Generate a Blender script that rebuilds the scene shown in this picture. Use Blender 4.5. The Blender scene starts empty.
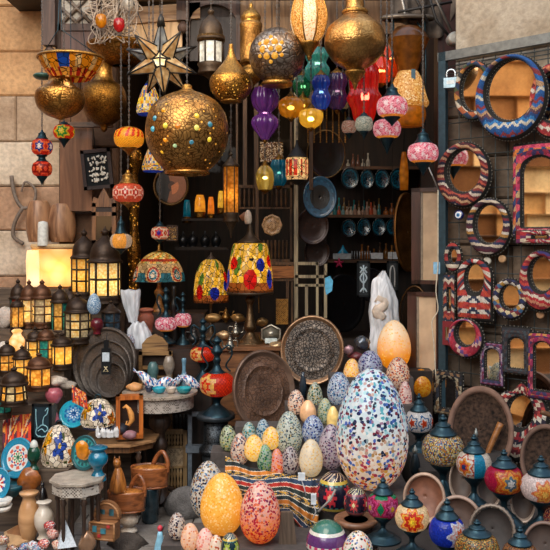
import bpy, math, random
from math import sin, cos, pi, atan2, sqrt, floor
R = random.Random(7)
SC = bpy.context.scene
COL = SC.collection
# ---------------------------------------------------------------- camera, sky, exposure
CZ, F = 1.55, 800.0
cam = bpy.data.objects.new('camera', bpy.data.cameras.new('camera')); COL.objects.link(cam)
cam.location = (0, 0, CZ); cam.rotation_euler = (pi/2, 0, 0)
cam.data.sensor_width = 36; cam.data.lens = 36*F/550; cam.data.shift_y = -35/550
cam.data.clip_start = .05; SC.camera = cam
SC.view_settings.view_transform = 'Standard'; SC.view_settings.look = 'None'
SC.view_settings.gamma = 1; SC.view_settings.exposure = EXPO = 0.0
SC.cycles.use_denoising = True
SC.cycles.max_bounces = 6; SC.cycles.transparent_max_bounces = 8
SC.cycles.sample_clamp_indirect = 3
w = bpy.data.worlds.new('sky'); SC.world = w; w.use_nodes = True
nt = w.node_tree; bg = nt.nodes['Background']
tc = nt.nodes.new('ShaderNodeTexCoord'); sp = nt.nodes.new('ShaderNodeSeparateXYZ'); rp = nt.nodes.new('ShaderNodeValToRGB')
nt.links.new(tc.outputs['Generated'], sp.inputs[0]); nt.links.new(sp.outputs[2], rp.inputs[0]); nt.links.new(rp.outputs[0], bg.inputs[0])
cr = rp.color_ramp; cr.elements[0].position = 0.0; cr.elements[0].color = (.07, .06, .055, 1)
cr.elements[1].position = 1; cr.elements[1].color = (.80, .92, 1.15, 1)
for p, c in ((.02, (.16, .12, .09, 1)), (.30, (.26, .20, .15, 1)), (.42, (.75, .85, 1.0, 1))):
    e = cr.elements.new(p); e.color = c
bg.inputs[1].default_value = 1.35

def lin(h):
    if not isinstance(h, str): return tuple(h)
    h = h.lstrip('#'); o = []
    for i in (0, 2, 4):
        c = int(h[i:i+2], 16)/255
        o.append(c/12.92 if c <= .04045 else ((c+.055)/1.055)**2.4)
    return tuple(o)

# soft overcast light coming down the lane from above the photographer
sky_l = bpy.data.objects.new('lane_skylight', bpy.data.lights.new('lane_skylight', 'AREA')); COL.objects.link(sky_l)
sky_l.data.shape = 'RECTANGLE'; sky_l.data.size = 5; sky_l.data.size_y = 3; sky_l.data.energy = 300
sky_l.data.color = (1, .95, .88); sky_l.location = (-2.8, -.4, 4.4)
from mathutils import Vector, Matrix
sky_l.rotation_euler = (Vector((0, 4.6, 1.2))-sky_l.location).to_track_quat('-Z', 'Y').to_euler()

mirror_fill_l = bpy.data.objects.new('lane_skylight', bpy.data.lights.new('lane_skylight', 'AREA')); COL.objects.link(mirror_fill_l)  # added fill lamp, brightens the street wall seen in the mirrors
mirror_fill_l.data.size = 3; mirror_fill_l.data.energy = 170; mirror_fill_l.data.color = (1, .86, .66); mirror_fill_l.location = (-.8, 1.2, 5.2)
mirror_fill_l.rotation_euler = (Vector((-3.6, 2.2, 1.6))-mirror_fill_l.location).to_track_quat('-Z', 'Y').to_euler()
# warm fill lights added unseen above the picture, and more inside the shop
for bx, by, bz, be, bc in ((-.75, 4.15, 3.15, 13, (1, .72, .42)), (.1, 4.0, 3.2, 13, (1, .72, .42)), (.25, 6.3, 2.95, 4, (1, .62, .32)), (-.7, 5.9, 2.9, 1.5, (1, .62, .32))):
    bl = bpy.data.objects.new('awning_bulb', bpy.data.lights.new('awning_bulb', 'POINT')); COL.objects.link(bl)
    bl.location = (bx, by, bz); bl.data.energy = be; bl.data.color = bc; bl.data.shadow_soft_size = .3
# ---------------------------------------------------------------- materials
MATS = {}
class NT:
    def __init__(s, name):
        s.m = bpy.data.materials.new(name); s.m.use_nodes = True; s.t = s.m.node_tree
        s.b = s.t.nodes['Principled BSDF']; s.out = s.t.nodes['Material Output']
    def n(s, typ, **k):
        x = s.t.nodes.new('ShaderNode'+typ)
        for a, v in k.items():
            if a.startswith('_'): x.inputs[a[1:].replace('_', ' ')].default_value = v
            else: setattr(x, a, v)
        return x
    def l(s, a, b): s.t.links.new(a, b)
    def obj(s, scale=(1, 1, 1)):
        t = s.n('TexCoord'); m = s.n('Mapping'); m.inputs['Scale'].default_value = scale
        s.l(t.outputs['Object'], m.inputs[0]); return m.outputs[0]
    def ramp(s, fac, stops, const=False):
        r = s.n('ValToRGB'); c = r.color_ramp
        if const: c.interpolation = 'CONSTANT'
        while len(c.elements) < len(stops): c.elements.new(.5)
        for e, (p, col) in zip(c.elements, stops):
            e.position = p; e.color = (*lin(col), 1)
        s.l(fac, r.inputs[0]); return r.outputs[0]
    def curl(s, v, sc, amt):
        n = s.n('TexNoise', _Scale=sc, _Detail=1); s.l(v, n.inputs[0]); a = s.n('VectorMath', operation='MULTIPLY_ADD')
        a.inputs[1].default_value = (amt*6,)*3; s.l(n.outputs['Color'], a.inputs[0]); s.l(v, a.inputs[2]); return a.outputs[0]
    def bump(s, h, st=.3, dist=.01):
        b = s.n('Bump'); b.inputs['Strength'].default_value = st; b.inputs['Distance'].default_value = dist
        s.l(h, b.inputs['Height']); s.l(b.outputs[0], s.b.inputs['Normal']); return b.outputs[0]
    def mix(s, f, a, b, mode='MIX'):
        m = s.n('Mix', data_type='RGBA', blend_type=mode)
        for sock, v in ((m.inputs[0], f), (m.inputs[6], a), (m.inputs[7], b)):
            if hasattr(v, 'is_linked') or hasattr(v, 'links'): s.l(v, sock)
            elif isinstance(v, (int, float)): sock.default_value = v
            else: sock.default_value = (*lin(v), 1)
        return m.outputs[2]
    def lit(s, col, emis=.0, trans=.65, rough=.25):
        "thin shell that lets the lamp inside shine through"
        tr = s.n('BsdfTranslucent'); mx = s.n('MixShader'); mx.inputs[0].default_value = trans
        s.l(col, tr.inputs[0]); s.l(col, s.b.inputs['Base Color']); s.b.inputs['Roughness'].default_value = rough
        if emis: s.l(col, s.b.inputs['Emission Color']); s.b.inputs['Emission Strength'].default_value = emis/(1-trans)
        s.l(s.b.outputs[0], mx.inputs[1]); s.l(tr.outputs[0], mx.inputs[2]); s.l(mx.outputs[0], s.out.inputs[0])

def memo(f):
    def g(*a, **k):
        key = (f.__name__, str(a), str(sorted(k.items())))
        if key not in MATS: MATS[key] = f(*a, **k)
        return MATS[key]
    return g

@memo
def plain(c, rough=.6, metal=0., spec=.5, var=.12, sc=40, bump=.15, coat=0):
    t = NT('plain'); v = t.obj()
    n = t.n('TexNoise', _Scale=sc, _Detail=4); t.l(v, n.inputs[0])
    a = tuple(max(0, x*(1-var*2.2)) for x in lin(c)); b = tuple(min(1, x*(1+var*1.6)) for x in lin(c))
    t.l(t.ramp(n.outputs[0], [(.3, a), (.7, b)]), t.b.inputs['Base Color'])
    t.b.inputs['Roughness'].default_value = rough; t.b.inputs['Metallic'].default_value = metal
    t.b.inputs['Specular IOR Level'].default_value = spec; t.b.inputs['Coat Weight'].default_value = coat
    if bump: t.bump(n.outputs[0], bump, .004)
    return t.m
@memo
def vcol(rough=.5, metal=0., bump=.1, coat=0., sc=120):
    t = NT('painted'); a = t.n('Attribute', attribute_name='Col')
    v = t.obj(); n = t.n('TexNoise', _Scale=sc, _Detail=3); t.l(v, n.inputs[0])
    g = t.ramp(n.outputs[0], [(.25, (.72,)*3), (.7, (1,)*3)])
    t.l(t.mix(1., a.outputs[0], g, 'MULTIPLY'), t.b.inputs['Base Color'])
    t.b.inputs['Roughness'].default_value = rough; t.b.inputs['Metallic'].default_value = metal; t.b.inputs['Coat Weight'].default_value = coat
    if bump: t.bump(n.outputs[0], bump, .004)
    return t.m
@memo
def vlit(emis=.0, trans=.6, rough=.2, sc=150):
    "glass mosaic from the colour of each tessera"
    t = NT('mosaic_glass'); a = t.n('Attribute', attribute_name='Col')
    v = t.obj(); n = t.n('TexVoronoi', _Scale=sc); t.l(v, n.inputs[0])
    g = t.ramp(n.outputs['Distance'], [(.0, (1,)*3), (.75, (.62,)*3)])
    t.lit(t.mix(1., a.outputs[0], g, 'MULTIPLY'), emis, trans, rough); t.bump(n.outputs['Distance'], .4, .002)
    return t.m
@memo
def tiffany(sc=28, lead=.05, emis=0., trans=.6):
    t = NT('leaded_glass'); a = t.n('Attribute', attribute_name='Col'); v = t.obj()
    e = t.n('TexVoronoi', feature='DISTANCE_TO_EDGE', _Scale=sc); t.l(v, e.inputs[0])
    c = t.n('TexVoronoi', _Scale=sc); t.l(v, c.inputs[0])
    hs = t.n('SeparateColor'); t.l(c.outputs['Color'], hs.inputs[0])
    g = t.ramp(hs.outputs[0], [(0, (.6, .52, .42)), (.5, (.95, .9, .85)), (1, (1.15, 1.1, 1.05))])
    col = t.mix(1., a.outputs[0], g, 'MULTIPLY')
    m = t.ramp(e.outputs[0], [(lead*.6, (0,)*3), (lead, (1,)*3)])
    t.lit(t.mix(m, '#120c08', col), emis, trans, .25); return t.m
@memo
def chips(base, pal, sc=110, dens=.55, base2=None, pal2=None, zmid=0., emis=.0, trans=.5, zw=.1):
    "blown glass shell strewn with melted colour chips"
    t = NT('glass_chips'); v = t.obj(); v = t.curl(v, sc*.6, .10/sc)
    c = t.n('TexVoronoi', _Scale=sc); t.l(v, c.inputs[0])
    s = t.n('SeparateColor'); t.l(c.outputs['Color'], s.inputs[0])
    st = lambda p: [(i/len(p), q) for i, q in enumerate(p)]
    col = t.ramp(s.outputs[0], st(pal), True)
    bs = None
    if base2 or pal2:
        tc = t.n('TexCoord'); z = t.n('SeparateXYZ'); t.l(tc.outputs['Object'], z.inputs[0])
        nz = t.n('TexNoise', _Scale=14.); t.l(v, nz.inputs[0])
        ad = t.n('Math', operation='MULTIPLY_ADD'); ad.inputs[1].default_value = zw*1.2; t.l(nz.outputs[0], ad.inputs[0]); t.l(z.outputs[2], ad.inputs[2])
        mr = t.n('MapRange'); mr.inputs['From Min'].default_value = zmid-zw+zw*.6; mr.inputs['From Max'].default_value = zmid+zw+zw*.6
        t.l(ad.outputs[0], mr.inputs[0])
        bs = t.mix(mr.outputs[0], base2 or base, base)
        col = t.mix(mr.outputs[0], t.ramp(s.outputs[0], st(pal2 or pal), True), col)
    lt = t.n('Math', operation='LESS_THAN'); lt.inputs[1].default_value = dens; t.l(s.outputs[1], lt.inputs[0])
    d = t.n('Math', operation='LESS_THAN'); d.inputs[1].default_value = .60; t.l(c.outputs['Distance'], d.inputs[0])
    mm = t.n('Math', operation='MULTIPLY'); t.l(lt.outputs[0], mm.inputs[0]); t.l(d.outputs[0], mm.inputs[1])
    t.lit(t.mix(mm.outputs[0], bs or base, col), emis, trans, .25); t.b.inputs['Coat Weight'].default_value = .4
    t.bump(c.outputs['Distance'], .3, .003); return t.m
@memo
def brass(c='#c8954a', dark='#4a3018', rough=.34, sc=60, eng=.5, metal=.92, kind='voronoi'):
    t = NT('engraved_brass'); v = t.obj()
    n = t.n('TexNoise', _Scale=9., _Detail=5); t.l(v, n.inputs[0])
    v = t.curl(v, sc*.35, .35/sc); e = t.n('TexVoronoi', feature='DISTANCE_TO_EDGE', _Scale=sc)
    wv = t.n('TexWave', wave_type='RINGS', _Scale=sc*.9, _Distortion=7., _Detail=2.); t.l(v, wv.inputs[0]); t.l(v, e.inputs[0])
    h = t.ramp(e.outputs[0], [(.03, (0,)*3), (.14, (1,)*3)]) if kind == 'voronoi' else t.ramp(wv.outputs[0], [(.35, (0,)*3), (.6, (1,)*3)])
    c1 = t.mix(t.ramp(n.outputs[0], [(.38, (0,)*3), (.62, (1,)*3)]), tuple(x*.5 for x in lin(c)), c)
    f = t.n('Math', operation='MULTIPLY_ADD'); f.inputs[1].default_value = eng; f.inputs[2].default_value = 1-eng; t.l(h, f.inputs[0])
    t.l(t.mix(f.outputs[0], dark, c1), t.b.inputs['Base Color'])
    t.b.inputs['Metallic'].default_value = metal; t.b.inputs['Roughness'].default_value = rough
    t.bump(h, .5*eng+.05, .004); return t.m
@memo
def pierced(c='#8a5c24', glow='#ffb040', sc=40, emis=1.0, size=.30, c2='#2a1a0c'):
    "brass fretwork; holes and their lamp glow are put into the colour"
    t = NT('pierced_brass'); v = t.obj()
    e = t.n('TexVoronoi', _Scale=sc); t.l(v, e.inputs[0])
    n = t.n('TexVoronoi', feature='DISTANCE_TO_EDGE', _Scale=sc*1.9); t.l(t.curl(v, sc*.5, .3/sc), n.inputs[0])
    hole = t.ramp(e.outputs['Distance'], [(size*.75, (1,)*3), (size, (0,)*3)])
    body = t.mix(t.ramp(n.outputs[0], [(.04, (0,)*3), (.12, (1,)*3)]), c2, c)
    t.l(t.mix(hole, body, glow), t.b.inputs['Base Color']); t.b.inputs['Metallic'].default_value = .8; t.b.inputs['Roughness'].default_value = .32
    t.l(t.mix(hole, (0, 0, 0), glow), t.b.inputs['Emission Color']); t.b.inputs['Emission Strength'].default_value = emis  # lamp glow painted as emission in the hole spots
    t.bump(n.outputs[0], .5, .004); return t.m
@memo
def wood(c, c2=None, rough=.5, sc=1., axis=0, coat=.1):
    t = NT('wood'); s = [60, 60, 60]; s[axis] = 6; v = t.obj(tuple(x*sc for x in s))
    n = t.n('TexNoise', _Scale=1., _Detail=5, _Distortion=1.2); t.l(v, n.inputs[0])
    a = c2 or tuple(x*.45 for x in lin(c))
    t.l(t.ramp(n.outputs[0], [(.3, a), (.65, c)]), t.b.inputs['Base Color']); t.b.inputs['Roughness'].default_value = rough
    t.b.inputs['Coat Weight'].default_value = coat; t.bump(n.outputs[0], .2, .003); return t.m
@memo
def inlay(c='#8d8478', c2='#2c231b', sc=70):
    "mother of pearl inlay in checker rows"
    t = NT('pearl_inlay'); v = t.obj((sc, sc, sc)); k = t.n('TexChecker', _Scale=1.); k.inputs[1].default_value = (*lin(c), 1); k.inputs[2].default_value = (*lin(c2), 1); t.l(v, k.inputs[0])
    n = t.n('TexNoise', _Scale=.35); t.l(v, n.inputs[0])
    t.l(t.mix(t.ramp(n.outputs[0], [(.45, (0,)*3), (.55, (1,)*3)]), c, k.outputs[0]), t.b.inputs['Base Color'])
    t.b.inputs['Roughness'].default_value = .3; return t.m
@memo
def glass(c, rough=.1, trans=.5, emis=0., rib=0):
    t = NT('coloured_glass'); v = t.obj(); n = t.n('TexNoise', _Scale=25.); t.l(v, n.inputs[0])
    c = lin(c); col = t.ramp(n.outputs[0], [(.3, tuple(x*.55 for x in c)), (.7, tuple(min(1, x*1.3) for x in c))])
    t.lit(col, emis, trans, rough); t.b.inputs['Coat Weight'].default_value = .8; return t.m
@memo
def blown(c, emis=0.):
    "clear coloured blown glass with a little glow"
    t = NT('blown_glass'); c = lin(c); t.lit(t.mix(0., c, c), emis, .22, .05); t.b.inputs['Transmission Weight'].default_value = .6; t.b.inputs['IOR'].default_value = 1.25; t.b.inputs['Coat Weight'].default_value = 1
    return t.m
@memo
def lamp_glass(c='#ffca70', c2='#e08a20', sc=45, emis=.15, trans=.7):
    t = NT('hammered_lamp_glass'); v = t.obj(); n = t.n('TexVoronoi', _Scale=sc); t.l(v, n.inputs[0])
    t.lit(t.ramp(n.outputs['Distance'], [(.1, c), (.8, c2)]), emis, trans, .3); t.bump(n.outputs['Distance'], .3, .002); return t.m
@memo
def mirror(c='#e8e2d8'):
    t = NT('mirror_glass'); t.b.inputs['Base Color'].default_value = (*lin(c), 1); t.b.inputs['Metallic'].default_value = 1; t.b.inputs['Roughness'].default_value = .03; return t.m
@memo
def plastic_film(c='#f2f6fc'):
    t = NT('plastic_film'); v = t.obj((1, 1, .35)); n = t.n('TexNoise', _Scale=22., _Detail=2, _Distortion=.6); t.l(v, n.inputs[0])
    tr = t.n('BsdfTransparent'); mx = t.n('MixShader'); t.l(t.ramp(n.outputs[0], [(.35, (.35,)*3), (.68, (.85,)*3)]), mx.inputs[0]); t.b.inputs['Emission Strength'].default_value = 0
    t.b.inputs['Base Color'].default_value = (*lin(c), 1); t.b.inputs['Roughness'].default_value = .2; t.b.inputs['Subsurface Weight'].default_value = 0
    t.l(tr.outputs[0], mx.inputs[1]); t.l(t.b.outputs[0], mx.inputs[2]); t.l(mx.outputs[0], t.out.inputs[0]); t.bump(n.outputs[0], .25, .01); return t.m
@memo
def stone(c, c2, sc=3., bump=.5, rough=.85, spots=.0):
    t = NT('stone'); v = t.obj(); n = t.n('TexNoise', _Scale=sc, _Detail=8, _Roughness=.65); t.l(v, n.inputs[0])
    f = t.n('TexNoise', _Scale=sc*14, _Detail=4); t.l(v, f.inputs[0])
    a = t.n('Attribute', attribute_name='Col')
    col = t.ramp(n.outputs[0], [(.32, c2), (.62, c)]); col = t.mix(.35, col, t.ramp(f.outputs[0], [(.35, (.35,)*3), (.6, (1,)*3)]), 'MULTIPLY')
    t.l(t.mix(1., col, a.outputs[0], 'MULTIPLY'), t.b.inputs['Base Color']); t.b.inputs['Roughness'].default_value = rough
    t.bump(f.outputs[0], bump, .01); return t.m

IRON = lambda: plain('#243c46', .38, .75, sc=25, bump=.1)
DARK = lambda: plain('#0d0b0a', .6)

# ---------------------------------------------------------------- mesh helpers
def mk(name, V, Fc, mat, parent=None, loc=(0, 0, 0), smooth=True, cols=None, rz=0):
    me = bpy.data.meshes.new(name); me.from_pydata(V, [], Fc); me.update()
    if mat: me.materials.append(mat)
    if smooth: me.polygons.foreach_set('use_smooth', [True]*len(me.polygons))
    a = me.color_attributes.new('Col', 'FLOAT_COLOR', 'CORNER')
    buf = []
    for i, p in enumerate(me.polygons):
        c = cols[i] if cols else (1, 1, 1)
        buf += [c[0], c[1], c[2], 1.]*p.loop_total
    a.data.foreach_set('color', buf)
    o = bpy.data.objects.new(name, me); COL.objects.link(o); o.location = loc; o.rotation_euler = (0, 0, rz)
    if parent: o.parent = parent
    if smooth == 'auto': pass
    return o
def tag(o, label=None, cat=None, group=None, kind=None):
    if label: o['label'] = label
    if cat: o['category'] = cat
    if group: o['group'] = group
    if kind: o['kind'] = kind
    return o
def crom(P, n=4):
    out = []
    for i in range(len(P)-1):
        p0 = P[max(i-1, 0)]; p1 = P[i]; p2 = P[i+1]; p3 = P[min(i+2, len(P)-1)]
        if p1 == p2: out.append(p1); continue
        if p0 == p1: p0 = p1
        for k in range(n):
            t = k/n
            out.append(tuple(.5*((2*b)+(c-a)*t+(2*a-5*b+4*c-d)*t*t+(3*b-a-3*c+d)*t**3) for a, b, c, d in zip(p0, p1, p2, p3)))
    out.append(P[-1]); return out
def g_box(x0, x1, y0, y1, z0, z1):
    V = [(x, y, z) for x in (x0, x1) for y in (y0, y1) for z in (z0, z1)]
    return V, [(0, 1, 3, 2), (4, 6, 7, 5), (0, 4, 5, 1), (2, 3, 7, 6), (0, 2, 6, 4), (1, 5, 7, 3)]
def join(L):
    V, Fc = [], []
    for v, f in L:
        k = len(V); V += v; Fc += [tuple(i+k for i in q) for q in f]
    return V, Fc
def g_tube(pts, r, seg=6, closed=False):
    V, Fc = [], []; n = len(pts); pts = [Vector(p) for p in pts]
    rr = r if isinstance(r, (list, tuple)) else [r]*n
    for i, p in enumerate(pts):
        a = pts[i-1] if (i or closed) else p; b = pts[(i+1) % n] if (i < n-1 or closed) else p
        d = (b-a)
        d = d.normalized() if d.length > 1e-9 else Vector((0, 0, 1))
        u = d.cross(Vector((0, 1, 0.013)));
        if u.length < 1e-3: u = d.cross(Vector((1, 0, 0)))
        u.normalize(); v = d.cross(u)
        for k in range(seg):
            t = 2*pi*k/seg; V.append(tuple(p+(u*cos(t)+v*sin(t))*rr[i]))
    for i in range(n if closed else n-1):
        for k in range(seg):
            j = (i+1) % n; Fc.append((i*seg+k, i*seg+(k+1) % seg, j*seg+(k+1) % seg, j*seg+k))
    if not closed: Fc += [tuple(range(seg))[::-1], tuple((n-1)*seg+k for k in range(seg))]
    return V, Fc
def struct(name, V, Fc, mat, smooth=False, cols=None, parent=None):
    o = mk(name, V, Fc, mat, parent, smooth=smooth, cols=cols)
    if not parent: o['kind'] = 'structure'
    return o
def W(px, py, Y): return ((px-275)*Y/F, Y, CZ-(py-240)*Y/F)
def onz(py, z): return (CZ-z)*F/(py-240)      # depth at which a thing standing at height z shows its foot on that row

class T:
    "one thing: its foot stands at (px, py) at depth Y; the parts are measured in the same units"
    def __init__(s, name, label, cat, px, py, Y, group=None, rz=0, solo=False):
        s.px, s.py, s.Y, s.s = px, py, Y, Y/F
        s.rz = math.radians(rz); X = (px-275)/F
        s.kx = 1/(cos(s.rz)-X*sin(s.rz)); s.loc = W(px, py, Y)
        s.tags = (label, cat, group); s.name = name; s.o = None
        if not solo:
            s.o = bpy.data.objects.new(name, None); COL.objects.link(s.o); s.o.location = s.loc; s.o.rotation_euler = (0, 0, s.rz)
            s.o.empty_display_size = .05; tag(s.o, *s.tags)
    def p(s, x, y, d=0.): return ((x-s.px)*s.s*s.kx, d*s.s, (s.py-y)*s.s)
    def add(s, name, V, Fc, mat, smooth=True, cols=None, parent=None, label=None):
        if s.o is None:
            s.o = mk(s.name, V, Fc, mat, None, s.loc, smooth, cols, s.rz); return tag(s.o, *s.tags)
        o = mk(name, V, Fc, mat, parent or s.o, (0, 0, 0), smooth, cols)
        if label: o['label'] = label
        return o
    def lathe(s, name, prof, mat, x=None, d=0, seg=28, cf=None, sm=4, kd=1., rib=0, ribn=8, a0=0, caps=True, parent=None, label=None, smooth=True, lean=0):
        x = s.px if x is None else x
        P = crom(prof, sm) if sm > 1 else prof
        V, Fc, C = [], [], []; n = len(P)
        cx, cd, _ = s.p(x, 0, d)
        for i, (r, y) in enumerate(P):
            r = max(r, .02)
            for k in range(seg):
                a = a0+2*pi*k/seg; rr = r*(1+rib*abs(cos(ribn*a/2))) if rib else r
                V.append((cx+(rr*sin(a)+lean*(s.py-y))*s.s, cd-rr*cos(a)*s.s*kd, (s.py-y)*s.s))
        for i in range(n-1):
            for k in range(seg):
                Fc.append((i*seg+k, (i+1)*seg+k, (i+1)*seg+(k+1) % seg, i*seg+(k+1) % seg))
                if cf:
                    a = a0+2*pi*(k+.5)/seg; a = (a+pi) % (2*pi)-pi
                    C.append(lin(cf(a, (i+.5)/(n-1), (P[i][1]+P[i+1][1])/2, k, i)))
        if caps:
            Fc += [tuple(range(seg)), tuple((n-1)*seg+k for k in range(seg))[::-1]]
            if cf: C += [C[0], C[-1]]
        return s.add(name, V, Fc, mat, smooth, C or None, parent, label)
    def box(s, name, x0, y0, x1, y1, d0, d1, mat, parent=None, label=None, cols=None):
        a = s.p(x0, y1, d0); b = s.p(x1, y0, d1)
        V, Fc = g_box(a[0], b[0], a[1], b[1], a[2], b[2]); return s.add(name, V, Fc, mat, False, cols and [lin(cols)]*6, parent, label)
    def boxes(s, name, L, mat, parent=None, label=None):
        G = []
        for x0, y0, x1, y1, d0, d1 in L:
            a = s.p(x0, y1, d0); b = s.p(x1, y0, d1); G.append(g_box(a[0], b[0], a[1], b[1], a[2], b[2]))
        V, Fc = join(G); return s.add(name, V, Fc, mat, False, None, parent, label)
    def tube(s, name, pts, r, mat, seg=6, parent=None, closed=False, label=None, sm=0):
        if sm: pts = crom(pts, sm)
        rr = [q*s.s for q in r] if isinstance(r, (list, tuple)) else r*s.s
        if isinstance(rr, list) and len(rr) != len(pts): rr = [rr[0]+(rr[-1]-rr[0])*i/(len(pts)-1) for i in range(len(pts))]
        V, Fc = g_tube([s.p(*q) for q in pts], rr, seg, closed); return s.add(name, V, Fc, mat, True, None, parent, label)
    def tubes(s, name, L, r, mat, seg=5, parent=None, label=None):
        V, Fc = join([g_tube([s.p(*q) for q in pts], r*s.s, seg) for pts in L]); return s.add(name, V, Fc, mat, True, None, parent, label)
    def prism(s, name, poly, d0, d1, mat, parent=None, label=None, cols=None):
        n = len(poly); V = [s.p(x, y, d0) for x, y in poly]+[s.p(x, y, d1) for x, y in poly]
        Fc = [tuple(range(n))[::-1], tuple(range(n, 2*n))]+[(i, (i+1) % n, n+(i+1) % n, n+i) for i in range(n)]
        return s.add(name, V, Fc, mat, False, cols and [lin(cols)]*len(Fc), parent, label)
    def disc(s, name, x, y, rx, ry, prof, mat, d=0, seg=48, cf=None, tilt=0, parent=None, label=None, out=None):
        "turned about the line of sight: prof holds (share of radius, depth)"
        pr = [prof[0]]
        for (f0, d0), (f1, d1) in zip(prof, prof[1:]):
            m_ = max(1, int(abs(f0-f1)/.12)); pr += [(f0+(f1-f0)*i/m_, d0+(d1-d0)*i/m_) for i in range(1, m_+1)]
        prof = pr; V, Fc, C = [], [], []; n = len(prof)
        for f, dd in prof:
            for k in range(seg):
                a = 2*pi*k/seg; q = out(a) if out else 1
                xx, zz = rx*f*sin(a)*q, ry*f*cos(a)*q
                V.append(s.p(x+xx, y-zz, d+dd+zz*tilt))
        for i in range(n-1):
            for k in range(seg):
                Fc.append((i*seg+k, (i+1)*seg+k, (i+1)*seg+(k+1) % seg, i*seg+(k+1) % seg))
                if cf: C.append(lin(cf(2*pi*(k+.5)/seg, (prof[i][0]+prof[i+1][0])/2)))
        if name != 'rim':
            Fc.append(tuple((n-1)*seg+k for k in range(seg)))
            if cf: C.append(C[-1])
        return s.add(name, V, Fc, mat, True, C or None, parent, label)
    def light(s, x, y, d, r, L=1., col=(1, .72, .38)):
        "the bulb inside: r is the distance to its shade"
        l = bpy.data.lights.new('bulb', 'POINT'); o = bpy.data.objects.new('bulb', l); COL.objects.link(o)
        l.energy = 60*(r*s.s)**2*L; l.color = col; l.shadow_soft_size = max(.004, r*s.s*.25); o.location = s.p(x, y, d); o.parent = s.o
    def chain(s, y1, y0=-14, x=None, d=0, r=.75, mat=None, name='chain'):
        x = s.px if x is None else x
        G = []; n = max(2, int((y1-y0)/3)); 
        for i in range(n):
            ya = y1-(y1-y0)*i/n; yb = y1-(y1-y0)*(i+1)/n; q = r*1.1 if i % 2 else 0; q2 = 0 if i % 2 else r*1.1
            G.append(g_tube([s.p(x, ya, d), s.p(x+q, (ya+yb)/2, d+q2), s.p(x, yb, d)], r*.62*s.s, 4))
            G.append(g_tube([s.p(x, ya, d), s.p(x-q, (ya+yb)/2, d-q2), s.p(x, yb, d)], r*.62*s.s, 4))
        V, Fc = join(G); return s.add(name, V, Fc, mat or plain('#77706a', .35, .6), False)
    def cord(s, pts, r=.45, mat=None, name='cord'): return s.tube(name, pts, r, mat or DARK(), 5)
# ================================================================ the setting
def blocks(x0, x1, z_list, lens, tones, seed, jit=.012, n_in=.06):
    "courses of stone blocks in local (x, z), face at y=0, one mesh"
    r = random.Random(seed); V, Fc, C = [], [], []
    for i in range(len(z_list)-1):
        x = x0-r.random()*lens*.6
        while x < x1:
            l = lens*(.7+.7*r.random()); a, b = max(x, x0), min(x+l, x1)
            if b-a > .02:
                y = -r.random()*jit; g = .0025; z0, z1 = z_list[i]+g, z_list[i+1]-g; a += g; b -= g; e = .012
                k = len(V)
                V += [(a, y+e, z0), (b, y+e, z0), (b, y+e, z1), (a, y+e, z1), (a+e, y, z0+e), (b-e, y, z0+e), (b-e, y, z1-e), (a+e, y, z1-e),
                      (a, n_in, z0), (b, n_in, z0), (b, n_in, z1), (a, n_in, z1)]
                fs = [(4, 5, 6, 7), (0, 1, 5, 4), (1, 2, 6, 5), (2, 3, 7, 6), (3, 0, 4, 7), (8, 9, 1, 0), (9, 10, 2, 1), (10, 11, 3, 2), (11, 8, 0, 3)]
                Fc += [tuple(q+k for q in f) for f in fs]
                t = lin(r.choice(tones(z_list[i]) if callable(tones) else tones)); C += [t]*len(fs)
            x += l
    return V, Fc, C
def place(V, loc, rz):
    c, s = cos(rz), sin(rz); return [(loc[0]+x*c-y*s, loc[1]+x*s+y*c, loc[2]+z) for x, y, z in V]
M_ST = stone('#fff6ea', '#cdbba6', 2.5, .55)
# left stone wall, lit tan ashlar above and whitish worn blocks below
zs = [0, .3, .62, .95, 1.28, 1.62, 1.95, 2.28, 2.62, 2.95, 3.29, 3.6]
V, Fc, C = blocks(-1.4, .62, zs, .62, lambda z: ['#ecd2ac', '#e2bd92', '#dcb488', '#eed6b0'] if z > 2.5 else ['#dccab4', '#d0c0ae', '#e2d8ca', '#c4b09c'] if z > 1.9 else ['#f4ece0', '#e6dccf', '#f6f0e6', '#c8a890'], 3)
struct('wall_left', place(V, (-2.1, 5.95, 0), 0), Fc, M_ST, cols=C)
V, Fc = g_box(-3.6, -1.40, 6.0, 6.2, 0, 3.6); struct('wall_left_core', V, Fc, plain('#6e5f50', .9))
# pier of the shop front on the left, its shade put into dark block tones
V, Fc, C = blocks(0, .42, [0, .45, .9, 1.3, 1.75, 2.2, 2.6, 3.0, 3.4], .4, ['#6a4f3c', '#5c4534', '#74563f'], 8)
struct('wall_pier', place(V, (-1.52, 5.62, 0), 0), Fc, M_ST, cols=C)
# inside of the shop
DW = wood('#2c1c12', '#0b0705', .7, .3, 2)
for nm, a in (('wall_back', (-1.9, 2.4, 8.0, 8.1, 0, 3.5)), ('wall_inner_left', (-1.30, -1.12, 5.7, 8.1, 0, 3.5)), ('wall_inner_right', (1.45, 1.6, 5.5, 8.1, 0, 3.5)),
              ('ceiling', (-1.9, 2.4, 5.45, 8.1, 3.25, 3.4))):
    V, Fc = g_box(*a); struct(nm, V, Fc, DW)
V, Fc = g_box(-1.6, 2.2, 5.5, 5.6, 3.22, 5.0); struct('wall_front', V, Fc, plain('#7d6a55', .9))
# street wall that the mirrors look at (limestone in the lane, sunlit gold put into its tones)
V, Fc, C = blocks(0, 7.5, [0, .3, .55, .8, 1.1, 1.35, 1.6, 1.85, 2.1, 2.4, 2.65, 2.9, 3.2, 3.6, 4.0], .5, ['#e8b878', '#b88048', '#f4d8a8', '#8a5a2c', '#d8a060'], 21)
struct('wall_street', place([(x, -y, z) for x, y, z in V], (-3.6, -1.5, 0), pi/2), Fc, M_ST, cols=C)
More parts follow.
